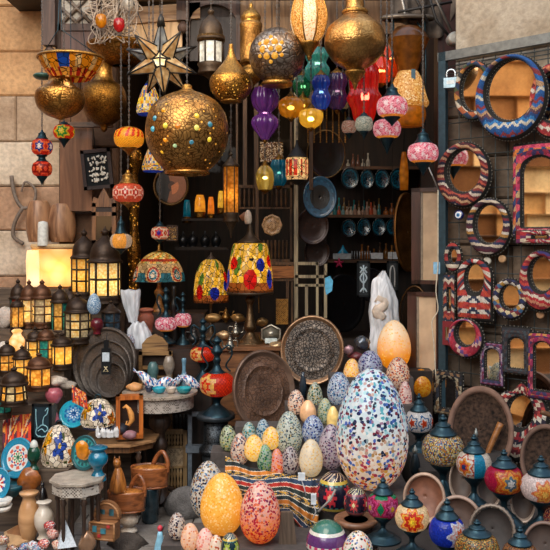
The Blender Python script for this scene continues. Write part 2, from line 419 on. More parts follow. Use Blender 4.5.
# right stone wall, behind the mirror rack: rack plane at 43 degrees
RA = -43.2; ra = math.radians(RA)
def PY(px, off=0.): return (5.53+off)/(1+.94*(px-275)/F)
zr = [0, .35, .7, 1.02, 1.3, 1.52, 1.78, 2.02, 2.26, 2.46]
V, Fc, C = blocks(-.02, 1.5, zr, .55, ['#7a6c60', '#6c5f54', '#857568', '#62574d'], 5, .004)
base = W(447, 240, PY(447, .11)); st0 = (base[0], base[1], 0)
struct('wall_right', place(V, st0, ra), Fc, M_ST, cols=C)
V, Fc, C = blocks(.05, 1.5, [2.46, 2.585, 3.0, 3.9], 1.3, ['#bdb8ae', '#c2bdb3', '#b8b3a9'], 6, .006)
struct('wall_upper_right', place(V, st0, ra), Fc, M_ST, cols=C)
V, Fc = g_box(.05, 1.5, .06, .3, 0, 3.9); struct('wall_right_core', place(V, st0, ra), Fc, plain('#38302a', .9))
# jamb of the shop door on the right, dark red timber
jx = W(430, 240, 5.25)
V, Fc = g_box(jx[0], 1.16, 5.0, 5.12, 0, 3.5); struct('trim_1', V, Fc, wood('#3d1512', '#1c0a09', .5, .4, 2))
V, Fc = g_box(1.02, 1.6, 5.12, 5.6, 0, 3.6); struct('wall_jamb', V, Fc, plain('#2b211c', .9))
# paving
V, Fc, C = [], [], []
r = random.Random(4)
for i in range(-9, 9):
    for j in range(0, 22):
        x0, y0 = i*.3+(.15 if j % 2 else 0), 2.6+j*.16
        b, f = g_box(x0+.004, x0+.296, y0+.004, y0+.156, -.05, r.random()*.004); k = len(V); V += b; Fc += [tuple(q+k for q in t) for t in f]
        C += [lin(r.choice(['#8c8782', '#7b7671', '#96918b', '#6f6b68']))]*6
V2, F2 = g_box(-3.4, 3.2, -2, 8.1, -.1, -.012); k = len(V); V += V2; Fc += [tuple(q+k for q in t) for t in F2]; C += [lin('#4a4744')]*6
struct('floor', V, Fc, stone('#ffffff', '#b8b0aa', 6, .4, .7), cols=C)

# ---------------------------------------------------------------- stepped stands that carry the goods
def stand(name, label, parts, mat, cat='stand'):
    "parts: (x0,x1,y0,y1,z0,z1) boxes in metres"
    e = bpy.data.objects.new(name, None); COL.objects.link(e); e.location = (parts[0][0], parts[0][2], 0); tag(e, label, cat)
    for b in parts:
        V, Fc = g_box(*b); V = [(x-e.location.x, y-e.location.y, z) for x, y, z in V]; mk('step', V, Fc, mat, e, smooth=False)
    return e
PW = wood('#6b5a4a', '#3a2e25', .75, .5, 0)
def xa(px, Y): return (px-275)*Y/F
stand('lantern_stand', 'stepped wooden stand under the metal lanterns by the stone wall', [
    (xa(-20, 4.45), xa(80, 4.5), 4.24, 4.5, 0, .33), (xa(-20, 4.5), xa(52, 4.5), 4.5, 4.76, 0, .62), (xa(70, 4.9), xa(134, 4.9), 4.80, 4.96, 0, .56),
    (xa(-20, 4.9), xa(69, 4.9), 4.78, 4.96, 0, .80), (xa(-20, 5.1), xa(116, 5.1), 4.97, 5.18, 0, .99),
    (xa(-20, 5.3), xa(122, 5.3), 5.19, 5.39, 0, 1.14), (xa(-20, 5.5), xa(90, 5.5), 5.40, 5.60, 0, 1.22)], PW)
stand('shop_counter', 'dark wooden counter inside the doorway with metalware on it', [
    (xa(126, 5.2), xa(206, 5.2), 5.06, 5.42, 0, .86), (xa(126, 5.55), xa(206, 5.55), 5.44, 5.75, 0, 1.05)], wood('#3a2517', '#170d08', .6, .5, 0), 'counter')
stand('display_cabinet', 'low brown cabinet under the big leaded lamp, light edged top', [
    (xa(221, 5.2), xa(279, 5.2), 5.0, 5.75, .0, .86), (xa(219, 5.2), xa(281, 5.2), 4.97, 5.78, .862, .885)], wood('#8a5a34', '#4a2c18', .55, .6, 0), 'cabinet')
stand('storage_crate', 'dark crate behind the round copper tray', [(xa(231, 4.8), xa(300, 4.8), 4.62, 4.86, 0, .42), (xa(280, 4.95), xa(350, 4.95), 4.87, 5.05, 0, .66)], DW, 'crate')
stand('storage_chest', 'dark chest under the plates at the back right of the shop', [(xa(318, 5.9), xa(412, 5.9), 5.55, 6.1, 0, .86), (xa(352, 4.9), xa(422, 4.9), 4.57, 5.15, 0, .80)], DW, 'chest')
ES = plain('#4a4340', .85)
stand('egg_display_stand', 'stepped display stand carrying the glass eggs', [
    (xa(182, 3.4), xa(342, 3.5), 3.24, 3.68, 0, .25), (xa(163, 3.6), xa(187, 3.6), 3.53, 3.69, 0, .20), (xa(342, 3.3), xa(372, 3.3), 3.1, 3.36, 0, .25),
    (xa(218, 3.8), xa(345, 3.8), 3.69, 3.90, 0, .44), (xa(345, 3.6), xa(408, 3.6), 3.37, 3.90, 0, .44),
    (xa(212, 4.0), xa(400, 3.95), 3.91, 4.06, 0, .51), (xa(235, 4.1), xa(400, 4.15), 4.07, 4.2, 0, .60), (xa(285, 4.2), xa(412, 4.3), 4.21, 4.34, 0, .68), (xa(330, 4.4), xa(412, 4.4), 4.35, 4.55, 0, .80)], ES)
stand('lamp_display_stand', 'low dark display stand under the mosaic table lamps', [
    (xa(372, 3.3), 1.1, 2.6, 3.34, 0, .36), (.61, 1.25, 3.35, 3.62, 0, .44), (.73, .84, 3.17, 3.34, .361, .44), (.841, .91, 3.04, 3.34, .361, .44), (.911, 1.25, 2.93, 3.34, .361, .44), (.66, 1.12, 3.63, 4.19, 0, .50)], plain('#2c2724', .85))

# ---------------------------------------------------------------- mirror rack
rk = T('mirror_rack', 'grey metal framed wire grid rack hung with kilim mirrors', 'rack', 447, 470, 4.6, rz=RA)
def rpx(px): # local unit x for a picture column on the rack plane
    Y = PY(px); X = (px-275)/F*Y; d = sqrt((X-rk.loc[0])**2+(Y-rk.loc[1])**2)*(1 if px > 447 else -1); return rk.px+d/(rk.s*rk.kx)
def rpy(py, px): return 240+(py-240)*PY(px)/4.6
xr = rpx(585)
FR = plain('#6a6e6e', .45, .5)
rk.box('frame_post', rpx(440), 52, rpx(447), 470, -3, 2, plain('#2f4651', .5, .3), label='blue-grey upright post')
rk.boxes('frame_rail', [(rpx(439), 52, xr, 61, -3, 2)], FR)
G = []
for i in range(25):
    y = 74+i*16.5; G.append([(rpx(446), y, 3), (xr, y, 3)])
for y in (66, 70): G.append([(rpx(446), y, 3), (xr, y, 3)])
for i in range(12):
    x = rpx(457)+i*11.5; G.append([(x, 62, 4), (x, 468, 4)])
rk.tubes('wire_grid', G, .55, plain('#4a5050', .5, .5), 4)
pl = T('padlock', 'steel padlock hooked on the upper corner of the wire rack', 'padlock', 451, 88, PY(451)-.05, rz=-20)
pl.box('lock_body', 444, 78, 458, 88, -3, 3, plain('#8296a0', .35, .6)); pl.tube('shackle', [(447, 78, 0), (447, 72, 0), (451, 69.5, 0), (455, 72, 0), (455, 78, 0)], 1.1, plain('#b9c2c6', .25, .9), sm=3)
pl.box('label_plate', 447, 81, 455, 84.5, -3.3, -3, plain('#d7dcdc', .4))

# ================================================================ kilim mirrors
def shape(kind, w, h):
    def oval(a): return (w*sin(a), h*cos(a))
    def ray(a, f): return (f*sin(a), f*cos(a))
    def rect(a):
        s_, c_ = abs(sin(a)), abs(cos(a)); f = min(w/max(s_, 1e-6), h/max(c_, 1e-6)); return ray(a, f)
    def arch(a):
        x, z = rect(a)
        if cos(a) > 0:
            hh = h-w  # springing height
            # upper half: circle of radius w centred at z=hh
            dx, dz = sin(a), cos(a); B = dz*hh; f = B+sqrt(max(0, B*B-hh*hh+w*w))
            X, Z = dx*f, dz*f
            if Z >= hh: return (X, Z)
        return (x, z)
    def tomb(a):  # round head, straight tall foot
        x, z = rect(a)
        if cos(a) > -.3:
            dx, dz = sin(a), cos(a); hh = h-w; B = dz*hh; f = B+sqrt(max(0, B*B-hh*hh+w*w)); X, Z = dx*f, dz*f
            if Z >= hh: return (X, Z)
        return (x, z)
    def hamsa(a):
        d = (a+pi) % (2*pi)-pi; q = 1+.10*cos(7*d)
        if abs(abs(d)-1.35) < .45: q += .34*(1-abs(abs(d)-1.35)/.45)
        if abs(d) > 2.3: q = .95+.3*(abs(d)-2.3)
        return (w*.84*sin(a)*q, h*.92*cos(a)*q)
    return dict(oval=oval, rect=rect, arch=arch, tomb=tomb, hamsa=hamsa)[kind]
MIRR = mirror()
def kilim_mirror(label, cx, cy, w, h, outk, ink, iw, ih, pal, pattern, idy=0, thick=6, off=0., beads=True, mid=True, group=None, name='kilim_mirror'):
    "w,h and iw,ih: half sizes in picture units of the cushion frame and of the glass"
    Y = PY(cx, -off)-.02; k = (PY(cx)/4.6)
    t = T(name, label, 'mirror', cx, cy+h, Y, rz=RA); kx = t.kx
    fo, fi = shape(outk, w, h), shape(ink, iw, ih); N, M = 200, 15
    if outk == 'oval' and h > 17: iw += 1.2; ih += 1; idy -= 2
    V, Fc, C = [], [], []
    rr = random.Random(hash(label) % 1000 if False else len(label)*7+int(cx))
    for i in range(N):
        a = 2*pi*i/N; xo, zo = fo(a); xi, zi = fi(a); zi -= idy
        for j in range(M):
            f = j/(M-1); x = xi+(xo-xi)*f; z = zi+(zo-zi)*f; d = -thick*sqrt(max(0, 1-(2*f-1)**2))**.8
            V.append(t.p(cx+x/1., cy-z, d))
    for i in range(N):
        for j in range(M-1):
            i2 = (i+1) % N; Fc.append((i*M+j, i*M+j+1, i2*M+j+1, i2*M+j))
            a = 2*pi*(i+.5)/N; f = (j+.5)/(M-1); xo, zo = fo(a); xi, zi = fi(a); zi -= idy
            x = xi+(xo-xi)*f; z = zi+(zo-zi)*f
            if f > .89 or f < .14: c = '#1b1714'
            else: c = pal[pattern(a, f, x, z) % len(pal)]
            c = lin(c); q = (.55+.4*rr.random())*(1.15 if (i+j) % 2 else .9); C.append(tuple(u*q for u in c))
    t.add('cushion_frame', V, Fc, vcol(.85, 0, .35, sc=260), True, C)
    if beads:
        for ff, rad in ((fo, .85), (fi, .6)):
            L = []
            n = int((w+h if ff is fo else iw+ih)*1.9)
            for i in range(n):
                a = 2*pi*i/n; x, z = ff(a); z -= (idy if ff is fi else 0)
                p = Vector(t.p(cx+x, cy-z, -1.5)); q = rad*t.s
                vs = [tuple(p+Vector(v)*q) for v in ((1, 0, 0), (-1, 0, 0), (0, 1, 0), (0, -1, 0), (0, 0, 1), (0, 0, -1))]
                L.append((vs, [(0, 2, 4), (2, 1, 4), (1, 3, 4), (3, 0, 4), (2, 0, 5), (1, 2, 5), (3, 1, 5), (0, 3, 5)]))
            V, Fc = join(L); cs = [lin('#8f887c') if (i//8) % 2 else lin('#15120f') for i in range(len(Fc))]
            t.add('beaded_edge', V, Fc, vcol(.3), True, cs)
    V = [t.p(cx, cy+idy, .2)]; 
    for i in range(N):
        x, z = fi(2*pi*i/N); V.append(t.p(cx+x*1.03, cy-z*1.03+idy, .2))
    V += [(x, y+3*t.s, z) for x, y, z in V]; n = N+1
    Fc = [(0, 1+(i+1) % N, 1+i) for i in range(N)]+[(n, n+1+i, n+1+(i+1) % N) for i in range(N)]+[(1+i, 1+(i+1) % N, n+1+(i+1) % N, n+1+i) for i in range(N)]
    t.add('mirror_glass', V, Fc, MIRR, False); return t
def st(p, zz=0, n=8, ph=0):
    p = p*.72; zz = zz*.8 # bands across with zigzag edges
    def g(a, f, x, z): return int(floor((z+x*ph+zz*abs(((x/n) % 1)-.5)*2)/p))
    return g
def rad(n, p=3.): return lambda a, f, x, z: int(a/(2*pi)*n)+int(f*p)
def dia(p, q): return lambda a, f, x, z: int(floor((x+z*.9)/p))+int(floor((z-x*.5)/q))
def rug(p): return lambda a, f, x, z: (int(floor(z/p)) * 3 + (int(floor((abs(x)+z*.5)/(p*.7))) % 2)*2 + (1 if f > .5 else 0))
BL = ['#1f5a9c', '#cfc8b8', '#2f7ab8', '#15427d', '#5a3a4a', '#b8906a', '#2463a8', '#8a2f34', '#1c4f90']
kilim_mirror('round mirror in orange and black kilim, partly behind the large blue one', 475, 91, 20, 30, 'oval', 'oval', 13, 22, ['#b8643a', '#e0d5c0', '#3b3a38', '#c88a40', '#7a3b2c', '#4d5a3a', '#2a3d5c'], dia(6, 9), off=.0)
kilim_mirror('largest round mirror in bright blue and white zigzag kilim', 512, 98, 36, 43, 'oval', 'oval', 25, 30, BL, lambda a, f, x, z: int(floor((z+4*abs(((x/9) % 1)-.5)*2)/3.4)) if z < 6 else int(floor((x*.6+z)/5)), off=.07, idy=-6, thick=9)
kilim_mirror('round mirror in red and pink kilim cut by the right edge, beside the blue one', 553, 101, 24, 38, 'oval', 'oval', 14, 24, ['#9c2c32', '#e2d5c6', '#c4484a', '#6d1d28', '#d9825c', '#b8353c'], dia(5, 6), off=.03, idy=-2)
kilim_mirror('round mirror in burgundy striped kilim left of the tall arched mirror', 465, 175, 27, 33, 'oval', 'oval', 17, 21, ['#6e1f2a', '#d7c7b4', '#2d2c48', '#8f3a34', '#caa27c', '#471824', '#b04c3a'], st(3.6, 3, 12, .35), off=.0, thick=8, idy=-2)
kilim_mirror('round mirror in navy and maroon banded kilim under the burgundy one', 490, 227, 23, 29, 'oval', 'oval', 14, 19, ['#3a1d2e', '#c9b9a4', '#1d2d55', '#7c2634', '#202024', '#b3813f', '#dad0c0', '#5a1f33'], st(3.8, 1, 9, .1), off=.0, thick=7, idy=-1)
kilim_mirror('tall arched mirror in a pink and orange rectangular kilim frame', 540, 190, 27, 48, 'rect', 'arch', 17, 35, ['#c23460', '#35295c', '#d97c3a', '#8f1f3a', '#2a4a7a', '#e05a6a', '#c9a878'], rug(7), off=.0, idy=2)
kilim_mirror('long low red kilim mirror under the tall arched one', 541, 237, 27, 7, 'rect', 'rect', 6, 1.5, ['#b52a30', '#8c1d28', '#d6c4a8', '#6f2a5a'], rad(30), off=.06, thick=4)
kilim_mirror('smallest oval mirror in dark red kilim near the rack post', 454, 257, 9, 15, 'oval', 'oval', 4, 7, ['#7c1f26', '#d5c6b0', '#2b2a3a', '#b03a34'], st(5), off=0., thick=4, idy=-1)
kilim_mirror('hand shaped mirror with round head on a red and white kilim foot', 476, 290, 18, 32, 'tomb', 'oval', 9, 14, ['#e0d8cc', '#a02d2a', '#26324e', '#c0403a', '#d9cdbc', '#c7482e', '#3a2430'], lambda a, f, x, z: (int(floor((abs(x)+z)/4)) % 3)*2+(int(floor(z/6)) % 2) if z < 0 else int(floor(a*5)), idy=-12, off=0.)
kilim_mirror('small round mirror in navy and yellow kilim between two larger ones', 511, 299, 18, 21, 'oval', 'oval', 9, 12, ['#27315c', '#d3c096', '#7a2433', '#3d6a96', '#b98a3a', '#d8cfc0', '#2a1f33'], dia(5, 5), off=.03)
kilim_mirror('round mirror in bright red kilim glowing with a lamp reflection, right edge', 543, 281, 23, 31, 'oval', 'oval', 12, 17, ['#b3202c', '#d9c7b2', '#7c1a2c', '#3a2f6a', '#c8433a', '#962030', '#d08a6a'], st(4, 2, 8, .3), off=.02, thick=8, idy=-5)
kilim_mirror('narrow upright kilim mirror strip beside the rack post', 450, 299, 6, 26, 'rect', 'rect', 1.8, 10, ['#8c2a2e', '#d6c8b4', '#26324a', '#b5503a'], st(5, 4, 6), thick=3, off=0.)
kilim_mirror('round mirror with a red and pink cushioned lower rim', 467, 338, 18, 20, 'oval', 'oval', 10, 12, ['#b2203a', '#c94a5c', '#6a4a8c', '#d8b0a0', '#8c1c34', '#a82840'], rad(26), thick=7, off=.03, idy=-3)
kilim_mirror('small arched mirror in purple kilim beside the red rimmed round one', 493, 364, 12, 22, 'rect', 'arch', 7, 15, ['#4a3058', '#8f6a90', '#27304f', '#7a2f4a', '#b8a8b0'], rug(4), thick=4, off=0.)
kilim_mirror('arched mirror with a striped orange top band and dark studded frame', 517, 350, 15, 24, 'rect', 'arch', 7.5, 15, ['#2b2a30', '#3d4a52', '#26262e', '#4a3a3a'], lambda a, f, x, z: rug(4)(a, f, x, z), thick=4, off=0., idy=3)
kilim_mirror('tall arched mirror in pink and violet kilim at the right edge', 543, 366, 15, 34, 'rect', 'arch', 8, 24, ['#a8285c', '#4a2f6a', '#c8606a', '#7c1f3a', '#d08a4a', '#33305c'], rug(6), thick=4, off=0.)
kilim_mirror('small arched mirror in black and cream kilim above the mosaic lamps', 449, 393, 15, 22, 'rect', 'arch', 7.5, 15, ['#211d20', '#b7a88c', '#2a3040', '#8a6a4a', '#1a1a1e'], rug(4.5), thick=4, off=0.)
kilim_mirror('star edged hand mirror in red striped kilim above the baskets', 517, 421, 29, 38, 'hamsa', 'oval', 12.5, 16, ['#9e2430', '#d6c5ac', '#6f1c2a', '#b8403a', '#d9cfbd', '#2c2438'], lambda a, f, x, z: int(floor(z/3.3)) if z < -16 else int(a*6)+int(f*3), thick=7, idy=-9, off=.06).o.rotation_euler.x = -.22
kb = T('kilim_mirror', 'red kilim mirror corner at the foot of the rack post', 'mirror', 450, 345, PY(450)-.02, rz=RA)
kb.box('cushion_frame', 444, 321, 455, 345, -3, 0, vcol(.9), cols='#7a2228'); kb.box('mirror_glass', 447, 327, 452, 340, -3.4, -3, MIRR)
for lb, x, y in (('blue evil eye bead hanging on the rack post', 459, 215),):
    e = T('evil_eye_bead', lb, 'bead', x, y+5, PY(x)-.04, rz=RA)
    e.disc('glass_bead', x, y, 4.4, 4.8, [(1.0, 1), (1, -1), (.7, -1.6), (.68, -1.7), (.4, -1.9), (.38, -1.9), (.2, -2), (.18, -2), (.02, -2.1)], vcol(.15, coat=1), seg=20,
           cf=lambda a, f: '#101d5c' if f > .69 else '#e8ecf0' if f > .39 else '#3f8fd0' if f > .19 else '#08080c')
    e.cord([(x, y-4, 0), (x, y-14, 2)], .3)
for lb, x, y, c in (('pale coin shaped disc above the small navy mirror', 502, 259, '#b08a62'), ('pale coin shaped disc under the bright red round mirror', 540, 315, '#b98e68'), ('cream shell shaped disc beside the hand shaped mirror', 487, 261, '#c9c4b4')):
    e = T('wooden_disc', lb, 'disc', x, y+4, PY(x)-.015, rz=RA, solo=True)
    e.disc('disc', x, y, 3.8, 3.8, [(1, 1.4), (1, 0), (.8, -.6), (.02, -.8)], plain(c, .7), seg=16)
# ================================================================ mosaic patterns
def medal(bg, rings, n=4, ph=0., size=.62, pts=8, vy=.5, asp=1.0, gap=None, bg2=None):
    "medallions of rings (inside out) round a globe"
    rr = random.Random(5)
    def cf(a, v, y, k, i):
        d = ((a-ph+pi/n) % (2*pi/n))-pi/n; dy = (v-vy)*2*asp
        q = sqrt(d*d+dy*dy*.8); ph2 = atan2(dy, d); q2 = q*(1+.22*cos(pts*ph2))
        j = rr.random()
        if q2 < size: c = rings[min(len(rings)-1, int(q2/size*len(rings)))]
        else:
            c = bg if not bg2 or (k+i) % 2 else bg2
        c = lin(c); g = .82+.32*j
        return tuple(min(1, x*g) for x in c)
    return cf
def speck(pal, gold=None):
    rr = random.Random(9)
    return lambda a, v, y, k, i: rr.choice(pal)
def bands(lst):
    def cf(a, v, y, k, i):
        for lim, c in lst:
            if v <= lim: return c(a, v, y, k, i) if callable(c) else c
        return lst[-1][1]
    return cf

# ================================================================ table lamps with a mosaic globe
def mosaic_table_lamp(label, cx, cy, w, h, ytop, ybase, Y, cf, lit=0., group=None, basew=None, Lc=(1, .8, .6), mat=None):
    t = T('mosaic_table_lamp', label, 'lamp', cx, ybase, Y, group)
    r = w/2; hh = h/2; yb = cy+hh; yt = cy-hh; bw = basew or r*.95; I = IRON()
    t.lathe('globe', [(r*.5, yt), (r*.84, yt+h*.14), (r, cy), (r*.84, yb-h*.14), (r*.5, yb)], mat or vlit(.05+lit*.12, .45), seg=110, cf=cf, sm=9, caps=False)
    ch = yt-ytop
    cap = t.lathe('cap', [(r*.6, yt+1), (r*.66, yt-.5), (r*.60, yt-ch*.12), (r*.42, yt-ch*.28), (r*.36, yt-ch*.42), (r*.38, yt-ch*.46), (r*.24, yt-ch*.56), (r*.13, yt-ch*.66)], I, sm=3, seg=24)
    t.lathe('finial', [(r*.12, yt-ch*.64), (r*.17, yt-ch*.72), (r*.19, yt-ch*.79), (r*.10, yt-ch*.86), (r*.11, yt-ch*.92), (.15, ytop)], I, sm=3, seg=14, parent=cap)
    bh = ybase-yb
    t.lathe('base', [(r*.6, yb-1), (r*.56, yb+bh*.06), (r*.22, yb+bh*.26), (r*.16, yb+bh*.42), (r*.2, yb+bh*.5), (r*.38, yb+bh*.62), (bw*.62, yb+bh*.72), (bw*.66, yb+bh*.76), (bw*.92, yb+bh*.9), (bw, yb+bh*.94), (bw, ybase)], I, sm=3, seg=28)
    if lit: t.light(cx, cy, 0, min(r, hh), lit, Lc)
    return t
P_R = ['#f2d23a', '#d8431f', '#e98a24', '#f3e4c0', '#c2281c']
mosaic_table_lamp('small mosaic table lamp with red flowers on white, beside the largest egg', 419, 421, 28, 21, 393, 452, 4.0, medal('#e9e6e4', ['#c43a24', '#d8542c', '#e9e6e4', '#2c6aa0'], 7, .2, .4, 5))
mosaic_table_lamp('gold and blue speckled mosaic table lamp on a wide dark base', 443, 449, 42, 30, 414, 497, onz(497, .44), speck(['#b08a3c', '#d9c070', '#e6dcc4', '#3f6ea0', '#8a6a34', '#c8743a', '#2f5080', '#e9d79a']), basew=20)
mosaic_table_lamp('mosaic table lamp with a turquoise band between orange flowers', 474, 464, 35, 25, 434, 511, onz(511, .44)-.02,
    lambda a, v, y, k, i: speck(['#2ba3c4', '#1f8fb8', '#4bbcd4'])(a, v, y, k, i) if abs(a-.12) < .33 else medal('#e2d6c6', ['#2a3f7a', '#d8542c', '#f0a04a', '#e9e0d6', '#c4431f'], 2, -.85, .62, 6)(a, v, y, k, i), basew=19)
mosaic_table_lamp('crimson mosaic table lamp with an orange and silver flower', 504, 479, 38, 26, 449, 524, onz(524, .44)-.02, medal('#b81c48', ['#dfe3e0', '#5a7a8a', '#e9a23a', '#d8632a', '#e0913c', '#c24a24'], 2, .1, .85, 6), basew=19)
mosaic_table_lamp('white mosaic table lamp with an orange crystal flower, right edge', 541, 487, 40, 26, 455, 533, onz(533, .44)-.02, medal('#eeddd9', ['#f2c05a', '#e98a3a', '#f3b45a', '#e87f50'], 3, -.1, .55, 7, vy=.55), basew=20)
mosaic_table_lamp('magenta and green mosaic table lamp right under the largest egg', 383, 505, 32, 24, 477, 540, 3.17, medal('#1d8a5c', ['#e9c23a', '#d86aa0', '#a8285c', '#e0488a', '#c4285a'], 4, .5, .68, 6), basew=18)
mosaic_table_lamp('cream mosaic table lamp with a red and yellow star', 412, 517, 34, 25, 488, 556, onz(556, .36), medal('#e9d4a8', ['#f6d83a', '#f0a82c', '#c4281c', '#d83a1f', '#f0b84a', '#e9743a'], 3, -.15, .66, 8), .5, basew=19)
mosaic_table_lamp('cobalt blue mosaic table lamp with a white and orange flower', 447, 531, 36, 27, 498, 572, onz(572, .36), medal('#1c3cc0', ['#e04a24', '#e8632c', '#f0e9e6', '#e4b0a8', '#dfe0ea'], 2, .62, .66, 7), basew=19)
mosaic_table_lamp('brown and gold mosaic lamp with a studded cap at the bottom edge', 477, 549, 44, 30, 519, 594, 2.69, speck(['#7a5a34', '#c79a44', '#3f6a5a', '#a86a3a', '#e0c070', '#5a3f2c', '#d88a3a']), basew=20)
mosaic_table_lamp('brown topped mosaic lamp in the bottom right corner', 520, 557, 36, 27, 526, 596, 2.67, speck(['#4a3a34', '#8a5a3a', '#c78a4a', '#5a4a44', '#b06a3a']), basew=19)
mosaic_table_lamp('dark mosaic lamp showing only its side at the lower right edge', 560, 519, 34, 28, 492, 566, 3.0, speck(['#7a2a3a', '#b8503a', '#3a2f4a', '#c99a6a']), basew=17)
# dark spired lamp bases standing among the trays
for lb, x, yt, yb, Y, r in (('dark blue onion topped lamp behind the turquoise banded one', 415, 445, 500, 3.7, 14), ('small dark spired lamp standing in front of the big basket tray', 476, 428, 470, 3.9, 11)):
    t = T('spired_lamp', lb, 'lamp', x, yb, Y)
    t.lathe('base', [(r*.12, yt+8), (r*.34, yt+16), (r*.36, yt+26), (r*.2, yt+31), (r*.5, yt+37), (r*1.1, yb-5), (r*1.15, yb)], plain('#223038', .35, .6), sm=3)
    t.lathe('finial', [(.2, yt), (r*.12, yt+3), (r*.2, yt+6), (r*.1, yt+9)], plain('#8f948f', .3, .6), sm=3, seg=12)

# ================================================================ glass eggs
def egg(label, cx, cy, w, h, z, mat, lit=0., name='glass_egg', cat='egg lamp', Lc=(1, .8, .55), Y=None, dY=0, lean=0, cf=None, group=None):
    yb = cy+h/2; Yq = (Y or onz(yb, z))+dY
    t = T(name, label, cat, cx, yb, Yq, group, solo=True); r = w/2; yt = cy-h/2
    P = []
    for i in range(25):
        a = pi*i/24; v = (1-cos(a))/2; e = sin(a)*(1+.16*cos(a)*-1)   # fatter towards the foot
        P.append((max(.04, r*e*.98), yt+h*v))
    P[-1] = (r*.12, yb)
    o = t.lathe('egg', P, mat, seg=36 if w < 30 else 56, sm=1, cf=cf, lean=lean)
    if lit:
        t.o_light = t.light(cx, cy+h*.1, 0, r, lit, Lc)
    return t
WM = ['#e8e4de', '#2c3f8a', '#c43a2c', '#3f8ac0', '#e0913a', '#1d2440', '#7fc0d0', '#d8b03a', '#6a2f4a', '#f0ece6', '#2f7a6a', '#b8b4c8']
WM_W = ['#f0e4d6', '#c8302c', '#e8862c', '#f0b84a', '#2c3f9a', '#d8542c', '#f4e8d8', '#7a2f5a', '#e9a050', '#3f6ac0', '#f2d070', '#2a2a4a']
WM_C = ['#e4eef2', '#2c5a9a', '#5ab0c0', '#1d2a5a', '#a8d8e0', '#c8a8a0', '#3f8aa0', '#7a3040', '#e9f2f4', '#4a6ac0', '#a07a9a', '#183048']
egg('largest egg lamp, white glass strewn with chips of every colour', 372, 429, 73, 122, .44, chips('#d4e6ee', WM_C, 70, .92, '#f6dcc0', WM_W, .20, .05, .5, zw=.12), .3, Lc=(1, .86, .72))
egg('big yellow egg lamp, glowing, left of the red one', 222, 504, 44, 62, .25, chips('#f8c458', ['#fbdc8a', '#f9cc60', '#f0b038', '#fde8b8'], 130, .7, '#f2ae38', ['#f5b038', '#f0a830', '#fbd060'], .05, .04, .5, zw=.1), .25, Lc=(1, .9, .7))
egg('large egg lamp in orange glass with red and white chips', 260, 512, 41, 62, .25, chips('#e6c0b0', ['#a02a50', '#c83a4a', '#e8d8cc', '#7a2a5a', '#e06a4a', '#e8d0c8'], 105, .85, '#ee8a48', ['#c8202a', '#f08a2c', '#a81c3a', '#f5b050', '#d83a1c'], .13, .03, .5, zw=.07), .28, Lc=(1, .85, .7))
egg('tall white egg with blue and brown chips behind the yellow one', 208, 490, 36, 58, .25, chips('#e8e4dc', ['#3a5a8a', '#8a5a3a', '#c8a05a', '#5a8ab0', '#2a2a3a', '#e8e4da'], 105, .8), .12, dY=.04)
def W_(b, p, sc=125, d=.85, **k):
    l = tuple(x*.5+.5*.8 for x in lin(b)); return chips(l, p+[tuple(x*.5+.4 for x in lin(b))], sc, d, **k)
egg('small yellow green egg with dark dots at the left end of the egg row', 228, 438, 17, 26, .51, W_('#9fae6a', ['#3f5a3a', '#d9c86a', '#2a3a2c', '#7fa88a', '#c8d8a0']), .1)
egg('peach egg with dark flecks in front of the green dotted one', 240, 449, 19, 32, .44, W_('#e2bfa6', ['#6a4a5a', '#d8845a', '#3a4a6a', '#f0e0d0']), .2, Y=3.88)
egg('yellow egg leaning on the peach egg', 254, 448, 20, 27, .44, W_('#f2c840', ['#f8dc70', '#eab020', '#f5d050']), .5, Y=3.79)
egg('small turquoise egg behind the two yellow ones', 249, 432, 14, 20, .51, W_('#8fc0b8', ['#2f7a7a', '#e0ece8', '#4a9aa0', '#c8a05a']), .1, Y=4.01)
egg('small blue green egg at the back of the left egg row', 263, 430, 14, 22, .51, W_('#7ab0c4', ['#2c5a8a', '#d8e8ec', '#3f8ab0', '#234a5a']), .1, Y=3.98)
egg('yellow egg between the blue green and the big pale one', 271, 438, 18, 23, .51, W_('#f0c030', ['#f6d860', '#e8a818', '#f2cc48']), .5, Y=3.945)
egg('green egg with yellow streaks in the front row', 265, 459, 16, 29, .44, W_('#4f9a6a', ['#2f7a4a', '#a8c860', '#1f6a5a', '#70b890']), .1, Y=3.77)
egg('orange red egg in the front row beside the green one', 277, 463, 14, 29, .44, W_('#e8502c', ['#d83a1c', '#f0803a', '#f5a050']), .4, Y=3.77)
egg('dark purple speckled egg beside the orange red one', 290, 461, 19, 30, .44, W_('#8a7078', ['#3a2f4a', '#c8b8b0', '#5a2f3a', '#e0d8d0', '#2a2438']), .1, Y=3.78)
egg('cream egg standing in the front row, plain and pale', 311, 458, 24, 38, .44, W_('#e8d8ae', ['#f0e4c4', '#e6c88a', '#d8d4cc']), .3, Y=3.76)
egg('tall lilac speckled egg touching the left side of the largest egg', 331, 447, 26, 46, .44, W_('#a890a8', ['#6a4a7a', '#d0c0d0', '#8a5a6a', '#3f3a5a', '#b8a0b8']), .1, Y=3.83)
egg('tall pale green egg with black dots in the middle of the pile', 289, 433, 27, 44, .51, W_('#b4c8b8', ['#2a3a4a', '#3f6a8a', '#d8c890', '#1d2a2a', '#7fa8a0', '#e0dccc'], 150, .7), .2, Y=3.965)
egg('blue speckled egg right of the pale green one', 313, 430, 23, 30, .51, W_('#4a78b8', ['#1c3a8a', '#a8c8e8', '#2c5ab0', '#dfe8f0', '#16245a']), .1, Y=3.96)
egg('small peach egg with dark dots at the back left of the pile', 296, 402, 17, 25, .60, W_('#e6c0a4', ['#4a3a4a', '#c87a4a', '#2c3a5a', '#f0dcc8']), .3, Y=4.16)
egg('smooth peach coloured egg under the dotted peach egg', 308, 412, 17, 24, .60, plain('#f0b888', .3, coat=.5), 0, Y=4.1)
